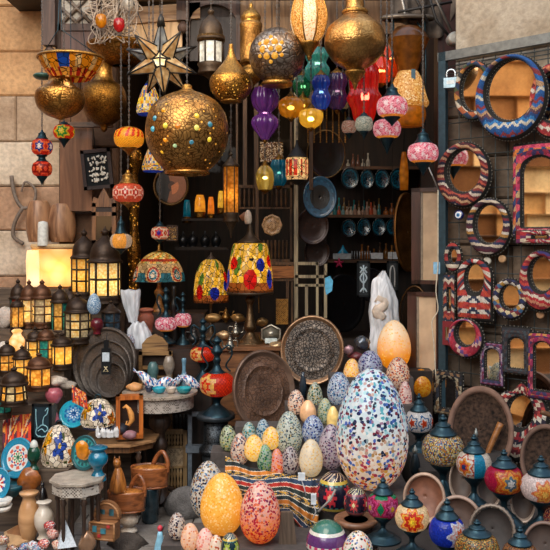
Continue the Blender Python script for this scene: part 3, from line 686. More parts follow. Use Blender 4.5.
egg('small green and white mosaic egg behind the smooth peach one', 315, 397, 16, 30, .68, W_('#a8b898', ['#3f6a4a', '#e0dcb8', '#5a8a7a', '#c8a860', '#2a3f3a']), .1, Y=4.26)
egg('pale green egg half hidden left of the largest egg', 325, 411, 15, 26, .60, W_('#9fb890', ['#4a7a5a', '#d8dcb0', '#6a9a90', '#e0c880']), .1, Y=4.13)
egg('slim smooth yellow egg against the left side of the largest egg', 333, 419, 13, 26, .51, plain('#f0cc7c', .3, coat=.5), 0, Y=4.0)
egg('blue and white speckled egg above the slim yellow one', 339, 389, 24, 34, .68, W_('#8fb4d4', ['#2c5a9a', '#dce8f0', '#4a8ac0', '#1d3a6a', '#b8a8c0']), .2, Y=4.25)
egg('yellow egg at the top left of the largest egg', 352, 371, 17, 25, .80, W_('#f2b830', ['#f8d868', '#ea9c18', '#f5c848']), .5, Y=4.42)
egg('dark blue and purple egg at the very top of the pile', 370, 364, 25, 27, .80, W_('#5f7cb8', ['#2a3a8a', '#a8b8d8', '#6a4a8a', '#1d2a5a', '#d0d8e8']), .1, Y=4.41)
egg('orange and white mosaic egg right of the top of the largest egg', 398, 374, 24, 34, .80, W_('#e8b070', ['#c8502c', '#f0e0c8', '#6a3a5a', '#e8862c', '#8a2f3a']), .5, Y=4.38)
egg('big amber egg lamp under the plastic bag', 394, 345, 34, 50, .80, chips('#f0e4cc', ['#f0c880', '#f4dcb0', '#e8d8c0'], 100, .4, '#f0a020', ['#f5b840', '#f0a020', '#f8d070'], .15, .05, .5, zw=.08), .4, Lc=(1, .8, .5), Y=4.62)
egg('small orange egg beside the frame under the amber lamp', 421, 384, 25, 30, .80, chips('#f5a020', ['#f8b840', '#e87c10'], 120, .8, emis=.05), .5, Y=4.62)
egg('coral and white speckled egg in front of the orange frame', 405, 396, 14, 30, .60, W_('#e0a898', ['#c85a4a', '#f0dcd0', '#8a4a6a']), .2, Y=4.28)
egg('small pale egg with dark dots on the paving, topmost of the low group', 177, 526, 18, 27, .20, W_('#c8b4a8', ['#4a3a4a', '#8a5a3a', '#2a2f4a', '#e8dccc']), .2, Y=3.6)
egg('small orange egg in the low group, peach topped', 190, 537, 19, 28, .20, W_('#eab080', ['#f0c8a0', '#d88a5a', '#f5dcc0']), .3, Y=3.34)
egg('small pink egg in the low group', 205, 542, 18, 28, .25, W_('#f0bca8', ['#e88a80', '#f8dccc', '#e0a090']), .3, Y=3.29)
egg('small cream egg with orange flecks in the low group', 216, 547, 15, 24, .25, W_('#f0d8b8', ['#d8904a', '#f8ece0', '#b85a3a']), .3, Y=3.27)
egg('white mosaic egg at the bottom edge under the black painted egg', 358, 548, 30, 34, .25, W_('#ece4dc', ['#c8483a', '#3f6ab0', '#e8b04a', '#2a2a3a', '#f4f0ea', '#5a9a7a'], 120, .7), .3, Y=3.12)
# painted eggs
def folk(bg, ring):
    def cf(a, v, y, k, i):
        if abs(v-.30) < .02 or abs(v-.70) < .02: return ring[0]
        if .30 < v < .34 or .66 < v < .70: return ring[1] if k % 4 < 2 else bg
        d = ((a+.3+pi/5) % (2*pi/5))-pi/5; q = sqrt(d*d+((v-.5)*2.6)**2)
        if .34 < v < .66 and q < .34*(1+.25*cos(8*atan2((v-.5)*2.6, d))): return ring[2] if q > .12 else ring[3]
        if v < .28 and v > .1 and (k+i) % 5 == 0: return ring[3]
        return bg
    return cf
PB = vcol(.25, coat=.6, bump=0)
def painted(lb, cx, cy, w, h, Y, cf, z):
    t = egg(lb, cx, cy, w, h, z, PB, 0, 'painted_egg', 'egg', Y=Y, cf=None, dY=0); o = t.o
    return t
def egg_cf(lb, cx, cy, w, h, Y, cf):
    t = T('painted_egg', lb, 'egg', cx, cy+h/2, Y, solo=True); r = w/2; yt = cy-h/2
    P = [(max(.04, r*sin(pi*i/40)*(1-.1*cos(pi*i/40))), yt+h*(1-cos(pi*i/40))/2) for i in range(41)]; P[-1] = (r*.15, yt+h)
    t.lathe('egg', P, PB, seg=72, sm=1, cf=cf); return t
egg_cf('black lacquered egg painted with red flowers and green top', 334, 493, 35, 44, 3.55, folk('#14142a', ['#c8b04a', '#2f7a7a', '#c82c3a', '#e8c8a0']))
egg_cf('dark egg banded in green, violet and cream at the bottom edge', 327, 541, 42, 42, 3.2, lambda a, v, y, k, i: '#2f6a5a' if v < .3 else '#d8d4c8' if v < .34 else '#5a2f6a' if v < .5 else '#c83a6a' if v < .54 and k % 4 < 2 else '#d8d4c8' if v < .58 else '#1a1a3a')
egg_cf('small dark plum egg with a white daisy on a ring stand', 356, 502, 24, 30, 3.28, folk('#241428', ['#7a2f3a', '#5a2a4a', '#b8343a', '#e0d8a0']))
egg_cf('dark teal painted egg at the bottom edge left of the cloth', 230, 546, 19, 27, 3.26, folk('#12343c', ['#c8a84a', '#2f7a6a', '#a8b84a', '#d8c8a0']))
t = T('ring_stand', 'brown ring shaped stand under the plum egg', 'stand', 356, 527, 3.3, solo=True)
t.lathe('ring', [(12, 519), (20, 517), (22, 521), (14, 527), (11, 526), (12, 519)], wood('#8a5f44', rough=.4), sm=3)
# Egyptian print textile hanging over the front of the stand
def cloth(name, label, pts_top, pts_bot, Y0, Y1, cf, cat='cloth', n=110, m=70, amp=1.2):
    cx = pts_top[0][0]; t = T(name, label, cat, cx, pts_bot[0][1], Y0, solo=True); V, Fc, C = [], [], []
    def at(P, f):
        x = f*(len(P)-1); i = min(int(x), len(P)-2); q = x-i; return [P[i][k]+(P[i+1][k]-P[i][k])*q for k in (0, 1)]
    for i in range(n+1):
        a = at(pts_top, i/n); b = at(pts_bot, i/n)
        for j in range(m+1):
            f = j/m; x = a[0]+(b[0]-a[0])*f; y = a[1]+(b[1]-a[1])*f; Yd = Y1+(Y0-Y1)*min(1, f*1.6)+.006*sin(i*.55+f*3)*amp
            X, _, Z = W(x, y, Yd); V.append((X-t.loc[0], Yd-t.loc[1], Z-t.loc[2]))
    for i in range(n):
        for j in range(m):
            Fc.append((i*(m+1)+j, i*(m+1)+j+1, (i+1)*(m+1)+j+1, (i+1)*(m+1)+j)); C.append(lin(cf((i+.5)/n, (j+.5)/m)))
    o = t.add(name, V, Fc, vcol(.9, 0, .2, sc=200), True, C); md = o.modifiers.new('thickness', 'SOLIDIFY'); md.thickness = .003; return t
def egy(u, v):
    w_ = v*1.0+.5*u+.03*sin(u*12)+1; k = (w_*9) % 1; b = int(w_*9) % 7
    if k < .12: return '#e8dcc8'
    if b == 2 or b == 5:
        return ['#c8982c', '#2a4a6a', '#c8982c', '#1f2f3a'][int(abs(sin(u*26+sin(w_*40)*1.2))*3.9)]
    return ['#a8281c', '#23302c', '#b8341f', '#1f2a2c', '#c87a2c', '#8a1c1a', '#2c3f5a'][b]
cloth('patterned_cloth', 'red and gold Egyptian patterned cloth draped over the front of the egg stand', [(226, 456), (250, 468), (285, 474), (322, 480)], [(224, 500), (255, 505), (290, 514), (316, 548)], 3.62, 3.69, egy)
t = T('wooden_easel', 'grey brown wooden trestle leg under the patterned cloth', 'trestle', 288, 566, 3.42); Wd = wood('#6a5848', '#40342a', .8, .6, 2)
t.prism('front_board', [(281, 512), (293, 512), (299, 566), (277, 566)], -1, 4, Wd); t.tube('rail', [(318, 512, 0), (331, 500, 3), (336, 492, 8)], 1.2, plain('#8a8680'))
for lb, x0, y0, x1, y1, yy in (('white cord switch hanging over the patterned cloth', 298, 473, 305, 480, 0), ('white plug hanging below the cord switch', 311, 494, 316, 504, 1)):
    t = T('cord_switch' if not yy else 'power_plug', lb, 'plug', (x0+x1)/2, y1, 3.5)
    t.box('housing', x0, y0, x1, y1, -2, 2, plain('#d5dde2', .35)); t.cord([((x0+x1)/2, y1, 0), ((x0+x1)/2+3, y1+9, 1), (x1+1, y1+16, 2)] if not yy else [((x0+x1)/2, y1, 0), (x1, y1+8, 1), (x1-3, y1+15, 1)], .6, plain('#c8ccd0'))
# ================================================================ beams, rods and lattice over the shop front
BW = wood('#7a6250', '#3f3128', .8, .4, 0); DWD = wood('#5c453a', '#33251f', .75, .5, 2)
def beam(name, lb, x0, x1, y0, y1, Y0, Y1, mat, cat='beam', tilt=0):
    t = T(name, lb, cat, (x0+x1)/2, y1, Y0, solo=True)
    s = Y0/F; V, Fc = g_box(*(t.p(x0, y1)[0], t.p(x1, y0)[0]), 0, Y1-Y0, 0, t.p(x0, y0)[2]); V = [(x, y, z+x*tilt) for x, y, z in V]
    return t.add(name, V, Fc, mat, False)
beam('ceiling_beam', 'pale worn wooden beam behind the star lantern', 100, 200, 6, 22, 5.42, 5.48, wood('#c09a70', '#7a5a40', .8, .4, 0), tilt=.08)
beam('ceiling_beam', 'brown beam crossing above the brass globes', 60, 445, -12, -4, 5.2, 5.3, BW)
beam('wood_boarding', 'straw coloured boards behind the star lantern', 118, 182, 22, 60, 5.44, 5.47, wood('#e0bc90', '#a07c58', .85, .3, 2), 'panel')
beam('wood_boarding', 'grey brown boards above the doorway behind the brass pendants', 240, 322, -12, 44, 5.44, 5.47, wood('#a07c58', '#4f3826', .85, .3, 2), 'panel')
beam('wood_boarding', 'grey brown boards behind the vase shaped brass pendant', 324, 442, -12, 34, 5.44, 5.47, wood('#8a6a4c', '#3c2a1e', .85, .3, 2), 'panel')
lt = T('lattice_screen', 'dark wooden lattice panel with crossed bars above the left pier', 'panel', 78, 62, 5.5)
lt.boxes('panel_frame', [(56, -10, 61, 62, -2, 2), (92, -10, 98, 62, -2, 2), (56, 24, 98, 31, -2, 2), (56, 58, 98, 62, -2, 2)], DWD)
lt.box('solid_panel', 61, 31, 92, 58, 0, 2, wood('#6a5048', '#4a3630', .8, .4, 2))
lt.tubes('crossed_bars', [[(61, -8, 0), (92, 24, 0)], [(92, -8, 0), (61, 24, 0)], [(61, 8, 0), (80, 26, 0)], [(92, 8, 0), (72, 26, 0)]], 1.9, wood('#8a7a6a', '#5a4a40'), 4)
lt.box('backing_board', 58, -8, 94, 24, 2, 3, plain('#b8b0a4', .9), label='pale backing behind the bars')
t = T('wooden_post', 'grey wooden post ending in a round knob at the top left', 'post', 50, 53, 5.45)
t.boxes('shaft', [(44, -12, 56, 46, -5, 5)], DWD); t.lathe('knob', [(2, 45), (2.2, 47), (4.6, 49.5), (3.4, 52.5), (1, 53.5)], DWD, sm=3)
t = T('wooden_post', 'grey wooden bracket post with a round knob right of the star lantern', 'post', 183, 34, 5.4)
t.boxes('shaft', [(177, -12, 189, 21, -5, 5)], DWD); t.lathe('knob', [(2, 20), (2.4, 22), (5.6, 27), (4, 32), (1, 33)], DWD, sm=3)
t = T('arched_screen', 'dark wooden frame with an arched cutout behind the dome lantern', 'frame', 212, 60, 5.42)
t.prism('arched_board', [(189, -10), (240, -10), (240, 60), (236, 60), (236, 20)]+[(213+23*cos(a*pi/12), 22-18*sin(a*pi/12)) for a in range(1, 12)]+[(190, 22), (189, 60)], 0, 4, DWD)
t.box('back_panel', 189, -8, 240, 60, 4, 5, wood('#3a3230', '#221c1a', .8, .4, 2))
# tangle of pale rope above the flared brass bowl
rp_ = T('rope_tangle', 'tangled pale cords bundled over the brass bowl at the top', 'rope', 115, 45, 5.0, solo=True)
r = random.Random(12); L = []
for i in range(26):
    x, y = 88+r.random()*8, 44; P = [(x+r.random()*50, 42+r.random()*3, r.uniform(-6, 6))]
    for k in range(3): P.append((85+r.random()*58, r.uniform(-6, 42), r.uniform(-8, 8)))
    P.append((95+r.random()*40, -14, r.uniform(-3, 3))); L.append(crom(P, 6))
rp_.tubes('rope', L, .55, plain('#a89888', .9), 5)
for lb, x, y, c in (('small amber glass cup caught in the pale cords', 101, 21, '#d8901c'), ('small red and white bead bunch in the pale cords', 119, 25, '#c8282c'), ('pale shade hanging at the top edge over the cords', 128, 4, '#c9c0b4')):
    t = T('glass_cup', lb, 'ornament', x, y+7, 4.9); t.lathe('cup', [(2, y-7), (5, y-5), (5.4, y+2), (3, y+6), (1, y+7)], glass(c, emis=.05), sm=3); t.cord([(x, y-6, 0), (x, -14, 0)], .5)
# grey drape and awning arm on the top right, and the white bracket knob
t = T('grey_awning', 'folded grey canvas awning hanging at the top right', 'awning', 425, 40, 5.0, solo=True)
V, Fc = [], []
PT = [(384, -12), (470, -12)]; N = 26
for i in range(N+1):
    f = i/N
    for j in range(9):
        g = j/8; x0 = 392+70*f; yb = 12+26*sin(f*3.1)**2+8*sin(f*11); y = -12+(yb+12)*g; V.append(t.p(x0, y, 5*sin(f*26)+2*sin(g*4+f*9)))
Fc = [(i*9+j, i*9+j+1, i*9+j+10, i*9+j+9) for i in range(N) for j in range(8)]
o = t.add('awning', V, Fc, plain('#5a5048', .9, var=.2, sc=12), True); o.modifiers.new('t', 'SOLIDIFY').thickness = .004
t = T('bracket', 'round pale metal bracket end below the awning', 'bracket', 454, 46, 4.75)
t.disc('drum', 454, 39, 7, 6.5, [(.9, 8), (1, 6), (1, -4), (.8, -6), (.05, -6.5)], plain('#9a9892', .5, .4)); t.tube('arm', [(452, 30, 4), (440, 4, 6), (432, -14, 6)], 1.6, plain('#5a5652', .5, .5))
t = T('awning_arm', 'black folded metal awning arm at the top right', 'bracket', 425, 36, 4.9, solo=True)
t.tubes('arm', [[(398, 12, 0), (452, 2, 0)], [(426, -14, 0), (436, 20, 0), (449, 36, 0)], [(410, -14, 1), (428, 22, 1)]], 1.5, plain('#1d1a19', .6))
# ================================================================ brass things on chains
BR, BRD = brass(), brass('#9a6a28', '#2a1808', .36, 75, .65)
BRO = brass('#b88440', '#3a220e', .3, 42, .6)
def pendant(name, lb, cat, x, yb, Y, y_chain, group=None, chain=True, top=-14, mat=None):
    t = T(name, lb, cat, x, yb, Y, group)
    if chain: t.chain(y_chain, top, mat=mat)
    return t
# flared bowl pendant with the leaded glass collar
t = pendant('brass_pendant', 'brass onion pendant with a flared amber and blue glass collar', 'hanging lamp', 60, 120, 4.65, 58, chain=False)
def col1(a, v, y, k, i):
    if v < .08: return '#6a4418'
    if abs(a) < .22 and v < .75: return '#1a4fc0'
    if v > .75: return '#a8281c' if int(a*6) % 2 else '#e0a040'
    return '#e0901c' if int(a*5+10) % 3 else '#e8c890'
t.lathe('glass_collar', [(33, 58), (32, 60), (28, 68), (19, 79)], tiffany(26, .04, .04), x=71, seg=64, cf=col1, sm=3, caps=False); t.lathe('collar_rim', [(33, 57), (34, 59), (33, 60), (32, 58.5), (33, 57)], BR, x=71, sm=1)
t.lathe('globe', [(11, 77), (12, 82), (17, 87), (23, 91), (24.5, 99), (22, 108), (14, 115), (6, 118), (1, 120)], BRO, seg=40)
t.light(71, 68, 0, 20, .5); t.tubes('hanging_wires', [[(40, 58, 0), (58, 30, 0), (60, -14, 0)], [(102, 58, 0), (62, 30, 0), (60, -14, 0)]], .5, IRON())
t = pendant('brass_pendant', 'brass onion pendant under a wide shallow brass bowl', 'hanging lamp', 104, 132, 5.2, 45, chain=False)
t.lathe('bowl', [(33, 44), (34, 46), (31, 52), (22, 61), (10, 66), (9, 64), (20, 58), (30, 48), (33, 44)], BRO, x=121, seg=44, sm=3)
t.lathe('neck', [(9, 64), (8, 70), (9, 78), (12, 83)], BR); t.lathe('globe', [(12, 82), (19, 87), (22, 96), (22, 106), (18, 116), (10, 123), (4, 126), (3, 130), (1, 132)], BRD, seg=40)
t.tubes('hanging_wires', [[(92, 45, 0), (108, -14, 0)], [(150, 45, 0), (128, -14, 0)]], .45, IRON())
# star lantern
t = pendant('star_lantern', 'many pointed star lantern of clear glass in dark metal edges', 'star lantern', 162, 97, 4.55, 24)
tips = [(161, 18, 0, 6), (137, 38, -12, 5), (182, 35, -12, 5), (124, 46, 14, 6), (195, 43, 14, 6), (128, 76, -6, 6), (197, 75, -6, 6), (165, 97, -4, 5), (145, 90, 16, 5), (184, 88, 16, 5)]
gl, gl2, gl3, ld = lamp_glass('#e8d0a0', '#b88a50', 30, .12, .55), lamp_glass('#a8a8a0', '#70757a', 30, .02, .4), lamp_glass('#fff0d0', '#f0d090', 30, .7, .6), plain('#2e2c2a', .4, .6)
c0 = Vector((161, 61, 0)); edges = []
for i, (x, y, d, r0) in enumerate(tips+[(162, 60, -20, 7)]):
    tip = Vector((x, y, d)); dr = (tip-c0).normalized(); u = dr.cross(Vector((0, 0, 1)));
    if u.length < .1: u = Vector((1, 0, 0))
    u.normalize(); v = dr.cross(u); b0 = c0+dr*(8 if i < 10 else 6); q = [b0+u*9.5, b0+v*9.5, b0-u*9.5, b0-v*9.5] if i < 10 else [b0+u*10, b0+v*11, b0-u*10, b0-v*11]
    if i == 10: tip = c0+dr*13
    V = [t.p(*p) for p in q]+[t.p(*tip)]
    t.add('glass_point', V, [(0, 1, 4), (1, 2, 4), (2, 3, 4), (3, 0, 4)], gl3 if i == 10 else (gl2 if i in (0, 3, 4) else gl), False)
    edges += [[tuple(p), tuple(tip)] for p in q]+[[tuple(q[k]), tuple(q[(k+1) % 4])] for k in range(4)]
t.tubes('metal_edges', edges, .85, ld, 5); t.light(161, 61, 0, 9, .8, (1, .9, .75)); t.lathe('top_cap', [(1, 14), (3, 18), (4.4, 26)], ld, x=161, sm=1)
# dome topped lantern with white panes
def panes_lantern(lb, x, yt, y1, y2, yb, w, Y, mat_m, mat_g, n=6, lit=.6, rings=2, chain=True, a0=None, dome='onion', group=None, name='metal_lantern', Lc=(1, .82, .48), paneL=None, inner=True, basew=1.0, chaintop=-14, patt=None, flare=1.0):
    t = T(name, lb, 'lantern', x, yb, Y, group); r = w/2; a0 = pi/n if a0 is None else a0; h = y1-yt
    if chain: t.chain(yt, chaintop)
    if dome == 'onion': P = [(r*1.12, y1+1), (r*1.14, y1-1), (r*.98, y1-h*.10), (r*.95, y1-h*.28), (r*.74, y1-h*.5), (r*.34, y1-h*.66), (r*.16, y1-h*.74)]
    elif dome == 'cone': P = [(r*1.12, y1+1), (r*1.1, y1-1), (r*.7, y1-h*.3), (r*.3, y1-h*.6), (r*.14, y1-h*.74)]
    dm = t.lathe('dome', P, mat_m, seg=24 if dome == 'onion' else n*2, sm=3, a0=a0)
    t.lathe('finial', [(r*.15, y1-h*.72), (r*.26, y1-h*.80), (r*.26, y1-h*.86), (r*.10, y1-h*.92), (.3, yt)], mat_m, sm=3, seg=12, parent=dm)
    pr = lambda a, rr, y: (x+rr*sin(a), y, -rr*cos(a))
    G = []
    for k in range(n):
        a = a0+2*pi*k/n; a2 = a+2*pi/n
        G.append([pr(a, r*flare, y1), pr(a, r, y2)])
        for q in range(rings+1):
            y = y1+(y2-y1)*q/rings; f = flare+(1-flare)*q/rings; G.append([pr(a, r*f, y), pr(a2, r*f, y)])
    t.tubes('frame', G, max(.42, r*.075), mat_m, 4)
    for k in range(n):
        a = a0+2*pi*k/n; a2 = a+2*pi/n
        V = [t.p(*pr(a, r*.97*flare, y1)), t.p(*pr(a2, r*.97*flare, y1)), t.p(*pr(a2, r*.97, y2)), t.p(*pr(a, r*.97, y2))]
        g = mat_g[k % len(mat_g)] if isinstance(mat_g, list) else mat_g
        t.add('glass_pane', V, [(0, 1, 2, 3)], g, False)
    t.lathe('base', [(r*1.0, y2-.5), (r*1.1*basew, y2+.6), (r*.95*basew, y2+(yb-y2)*.4), (r*1.08*basew, yb-.8), (r*1.08*basew, yb)], mat_m, seg=n*2, sm=1, a0=a0)
    if lit: t.light(x, y1+(y2-y1)*.62, 0, r, lit, Lc)
    return t
DM = plain('#4a3b2c', .45, .6, sc=60, bump=.3)
t = panes_lantern('dome topped metal lantern with white arched panes, hanging high', 211, 6, 40, 64, 74, 25, 4.8, DM, glass('#e8e6dc', emis=.3), n=8, lit=.3, rings=1)
t.lathe('fretwork_band', [(13.6, 36), (13.9, 39), (13.2, 43)], brass('#7a5a30', '#1c120a', .4, 160, .8), sm=1, a0=pi/8, seg=16); t.lathe('drip', [(11, 74), (7, 76), (3, 79), (.5, 83)], DM, sm=3)
# tear drop brass pendant
t = pendant('brass_pendant', 'teardrop brass pendant with a pierced lower half', 'hanging lamp', 231, 102, 4.6, 46)
t.lathe('upper_shell', [(2, 44), (3, 52), (6, 60), (14, 70), (20, 77)], BR, seg=36); t.lathe('pierced_shell', [(20, 77), (21.5, 83), (20, 91), (15, 98), (10, 101)], pierced('#c08838', '#ffb848', 42, .8, .2, '#4a3014'), seg=36); t.lathe('foot_ring', [(10.5, 100), (11, 102), (9, 102.5)], BR, sm=1)
# tall cylinder
t = pendant('brass_lantern', 'tall cylindrical brass lantern with a pointed dome', 'lantern', 251, 90, 4.75, 4)
t.lathe('dome', [(.4, 2), (2, 5), (2.4, 8), (7, 12), (10, 17), (9.4, 22), (11, 24)], BR, seg=30); t.lathe('cylinder', [(11, 23), (11.4, 26), (10.8, 30), (10.8, 60), (11.4, 64)], brass('#c08c4a', '#5a3818', .4, 45, .5), sm=1)
t.lathe('lower_bulb', [(11.4, 63), (8, 67), (11, 73), (9, 80), (4, 85), (.6, 90)], BR)
# round silver brass sphere with flower window
t = pendant('brass_pendant', 'dull silver round pendant with an amber flower window', 'hanging lamp', 277, 87, 4.5, 28)
def sph(x, y, r, n=20, y0=0): return [(max(.05, r*sin(pi*i/n)), y-r*cos(pi*i/n)) for i in range(n+1)]
t.lathe('sphere', sph(277, 56, 28), brass('#a89a8c', '#4a3828', .33, 34, .8), seg=48, sm=1); t.lathe('foot_ring', [(13, 80), (16, 84), (15, 86), (10, 86)], BR, sm=1)
for i in range(13):
    a = 2*pi*i/6; r_ = 0 if i == 12 else (7.6 if i < 6 else 12); a += pi/6 if i >= 6 else 0
    x, y = 271+r_*cos(a), 55+r_*sin(a); rx = x-277; ry = y-56; d = -sqrt(max(1, 28.2**2-rx*rx-ry*ry))
    q9 = 2.6 if i == 12 else 3.5 if i < 6 else 2.1; t.disc('amber_petal', x, y, q9, q9, [(1, 1.5), (.9, -.2), (.05, -.9)], lamp_glass('#ffd060', '#e0a028', 80, .35), d=d, seg=14)
# egg shaped moroccan lantern
t = pendant('moroccan_lantern', 'faceted egg lantern of glowing ivory panels with a brass cone foot', 'lantern', 309, 60, 4.45, -10, chain=False)
P0 = crom([(9, -12), (14, -2), (18, 12), (18.5, 22), (15, 35), (9, 43)], 5); n = 8
for k in range(n):
    V, Fc = [], []
    for i, (r_, y) in enumerate(P0):
        for q in range(4):
            a = 2*pi*(k-.5+(.06+.88*q/3))/n; V.append(t.p(309+r_*sin(a), y, -r_*cos(a)))
    for i in range(len(P0)-1):
        for q in range(3): Fc.append((i*4+q, i*4+q+1, i*4+q+5, i*4+q+4))
    t.add('ivory_panel', V, Fc, chips('#f8e8c8', ['#e8c890', '#fff4e0', '#d0a060'], 190, .6, emis=.28, trans=.6) if k % 2 == 0 else chips('#d89a4a', ['#f0c070', '#9a5f20', '#ffdc98'], 190, .7, emis=.18, trans=.6), True)
t.tubes('ribs', [[(309+r_*1.02*sin(a), y, -r_*1.02*cos(a)) for r_, y in P0] for a in [2*pi*(k-.5)/n for k in range(n)]], .8, BR); t.lathe('cone_foot', [(9.5, 42), (10, 44), (6, 50), (3, 55), (2, 58), (.5, 61)], BR, sm=2); t.light(309, 18, 0, 12, .5)
# vase shaped brass pendant
t = pendant('brass_pendant', 'large vase shaped hammered brass pendant with a pointed foot', 'hanging lamp', 355, 90, 4.4, -12, chain=False)
t.lathe('shell', [(9, -12), (9, 2), (10, 10), (13, 13), (12, 15), (18, 20), (27, 28), (30.5, 40), (29, 50), (21, 62), (10, 69), (9, 71)], brass('#c8985a', '#5a3a1a', .3, 45, .35), seg=52)
t.lathe('neck_ring', [(12, 10), (13.5, 12), (12.5, 14)], BR, sm=1); t.lathe('foot_finial', [(9, 70), (10.5, 73), (6, 79), (3, 83), (2.2, 86), (.4, 90)], BR)
# the big brass globe
t = pendant('brass_globe', 'largest brass globe, pierced with scrolls and set with glass jewels', 'hanging lamp', 187, 175, 4.4, 86)
t.lathe('globe', [(8, 92), (16, 94), (29, 101), (38, 113), (41.5, 130), (39, 147), (30, 162), (20, 171)], pierced('#a87c42', '#ffb444', 24, .6, .15, '#5a3c1a'), seg=64, sm=4)
t.lathe('open_rim', [(20, 170), (22, 171), (22.5, 174), (20, 175), (19, 172)], brass('#c8904a', '#7a4a20', .25, 60, .1), sm=1, seg=40); t.lathe('top_cap', [(2, 84), (5, 86), (5, 89), (10, 92), (11, 94)], BR, sm=2)
jc = ['#f0a028', '#3f8a9a', '#f8d84a', '#4aa0b0', '#e8882c', '#f4c040', '#3a7a8a', '#f5e070', '#e89020', '#b8d8a0', '#f0b030', '#4f9ab0', '#ffd040', '#e89828']
for i, (x, y) in enumerate([(169, 116), (160, 123), (171, 131), (158, 133), (183, 132), (200, 122), (212, 129), (200, 133), (171, 144), (180, 149), (167, 154), (195, 146), (211, 143), (188, 158)]):
    rx, ry = x-187, (y-131); d = -sqrt(max(4, 41.2**2-rx*rx-ry*ry*1.05))
    t.disc('glass_jewel', x, y, 3, 3, [(1, 2), (.95, -.2), (.5, -1.3), (.05, -1.6)], glass(jc[i], .1, .3, .45), d=d, seg=12)
t.light(187, 150, 0, 22, .6)
# long amber lantern and the hooked fabric lamp on the right
t = panes_lantern('long narrow lantern with glowing amber glass sides', 231, 152, 166, 213, 222, 15, 5.0, DM, lamp_glass('#ffb850', '#c87818', 50, .14), n=6, lit=.8, rings=1, dome='cone'); t.lathe('drip', [(6.5, 221), (4, 226), (2, 230), (.4, 238)], DM, sm=2)
t = pendant('brass_lamp', 'hourglass amber lamp hanging from a metal ring on chains', 'hanging lamp', 408, 126, 4.95, 20, chain=False)
t.lathe('ring', [(26, 16), (27.5, 18), (26, 20.5), (24, 20), (24.5, 17), (26, 16)], plain('#6a5f54', .4, .6), sm=1, kd=.35); t.tube('hook', [(405, 17, 0), (404, 8, 0), (402, -2, 0), (404, -14, 0)], 1.3, plain('#b8b4ae', .4, .4), sm=3)
t.lathe('upper_shade', [(21, 40), (18, 48), (14, 58), (11, 67), (10, 72)], glass('#8a5218', .3, .5, .05), sm=3, caps=False); t.lathe('lower_shade', [(10, 72), (14, 80), (19, 98), (21, 104), (18, 108)], chips('#e0b060', ['#f8d890', '#c88020', '#fff0c0'], 120, .6, emis=.15), sm=3, caps=False)
t.lathe('bottom_shade', [(17, 108), (18, 116), (15, 126)], glass('#c87818', .3, .5, .15), sm=3); t.tubes('chains', [[(393, 20, -4), (392, 60, -4), (390, 84, -4)], [(424, 22, -4), (425, 70, -4), (424, 126, -4)], [(386, 20, 0), (388, 60, 0), (400, 42, 0)], [(417, 22, 0), (423, 32, -2)]], .9, IRON()); t.light(408, 92, 0, 12, .7)
t.lathe('top_bowl', [(12, 28), (18, 34), (21, 40)], glass('#6a3f14', .4, .4, 0), sm=2, caps=False); t.box('blue_tag', 409, 72, 413, 82, -14, -13, plain('#4a6a7a'), label='small blue tag')
# ================================================================ Turkish mosaic pendants
def mosaic_pendant(lb, x, globes, ytop, Y, pat, chaintop=-14, lit=.6, capm=None, group=None, bot=7, Lc=(1, .75, .5)):
    "globes: (cy, w, h) from top to foot"
    I = capm or IRON(); cy, w_, h_ = globes[-1]; t = T('mosaic_pendant', lb, 'hanging lamp', x, cy+h_/2+bot, Y, group); t.chain(ytop, chaintop)
    for i, (cy, w_, h_) in enumerate(globes):
        r = w_/2; hh = h_/2
        t.lathe('globe', [(r*.5, cy-hh), (r*.86, cy-hh*.7), (r, cy), (r*.86, cy+hh*.7), (r*.5, cy+hh)], vlit(.24 if lit else .04, .5), seg=90, sm=9, cf=pat[i % len(pat)], caps=False)
        yt = ytop if i == 0 else globes[i-1][0]+globes[i-1][2]/2
        ch = cy-hh-yt
        t.lathe('cap', [(r*.56, cy-hh+.6), (r*.58, cy-hh-.4), (r*.44, cy-hh-ch*.2), (r*.34, cy-hh-ch*.5), (r*.36, cy-hh-ch*.6), (r*.14, cy-hh-ch*.8), (r*.10, yt)], I, sm=2, seg=20)
        if i < len(globes)-1: t.lathe('collar', [(r*.52, cy+hh-.5), (r*.5, cy+hh+1), (r*.28, cy+hh+2.5)], I, sm=1, seg=20)
        if lit: t.light(x, cy, 0, min(r, hh), lit, Lc)
    t.lathe('foot_cap', [(r*.56, cy+hh-.6), (r*.5, cy+hh+1), (r*.34, cy+hh+bot*.35), (r*.18, cy+hh+bot*.6), (.2, cy+hh+bot)], I, sm=2, seg=20)
    return t
PK = ['#e0507a', '#f4e4e8', '#d83a5a', '#f0a8b8', '#f8f0f0']
def pinkcf(a, v, y, k, i):
    if v > .8: return '#f0a040'
    q = sin(a*13+v*9+2*sin(a*4))+sin(a*7-v*17)+.7*sin(k*2.7+i*2.3)
    return '#f2dfe4' if q > .6 else '#d85a7a' if q > -.4 else '#f0a0b0'
mosaic_pendant('upper pink and white mosaic pendant right of the vase shaped brass one', 392, [(107, 31, 21)], 84, 4.5, [pinkcf], bot=9)
mosaic_pendant('lower pink mosaic pendant hanging just under another pink one', 387, [(129, 28, 19)], 117, 4.72, [pinkcf], bot=16)
mosaic_pendant('pink and white mosaic pendant hanging alone beside the wire rack', 423, [(153, 31, 20)], 129, 4.5, [pinkcf], bot=13)
redp = medal('#c8301c', ['#f8f0e8', '#2a3a8a', '#e86a3a', '#c82a1c'], 5, 0, .75, 6)
mosaic_pendant('red mosaic pendant of two stacked globes against the stone wall', 42, [(147, 21, 16), (169, 20, 15)], 130, 5.0, [redp, medal('#c02418', ['#f0703a', '#8a1a14', '#e04a2c'], 5, 0, .8, 6)], bot=9, lit=.4)
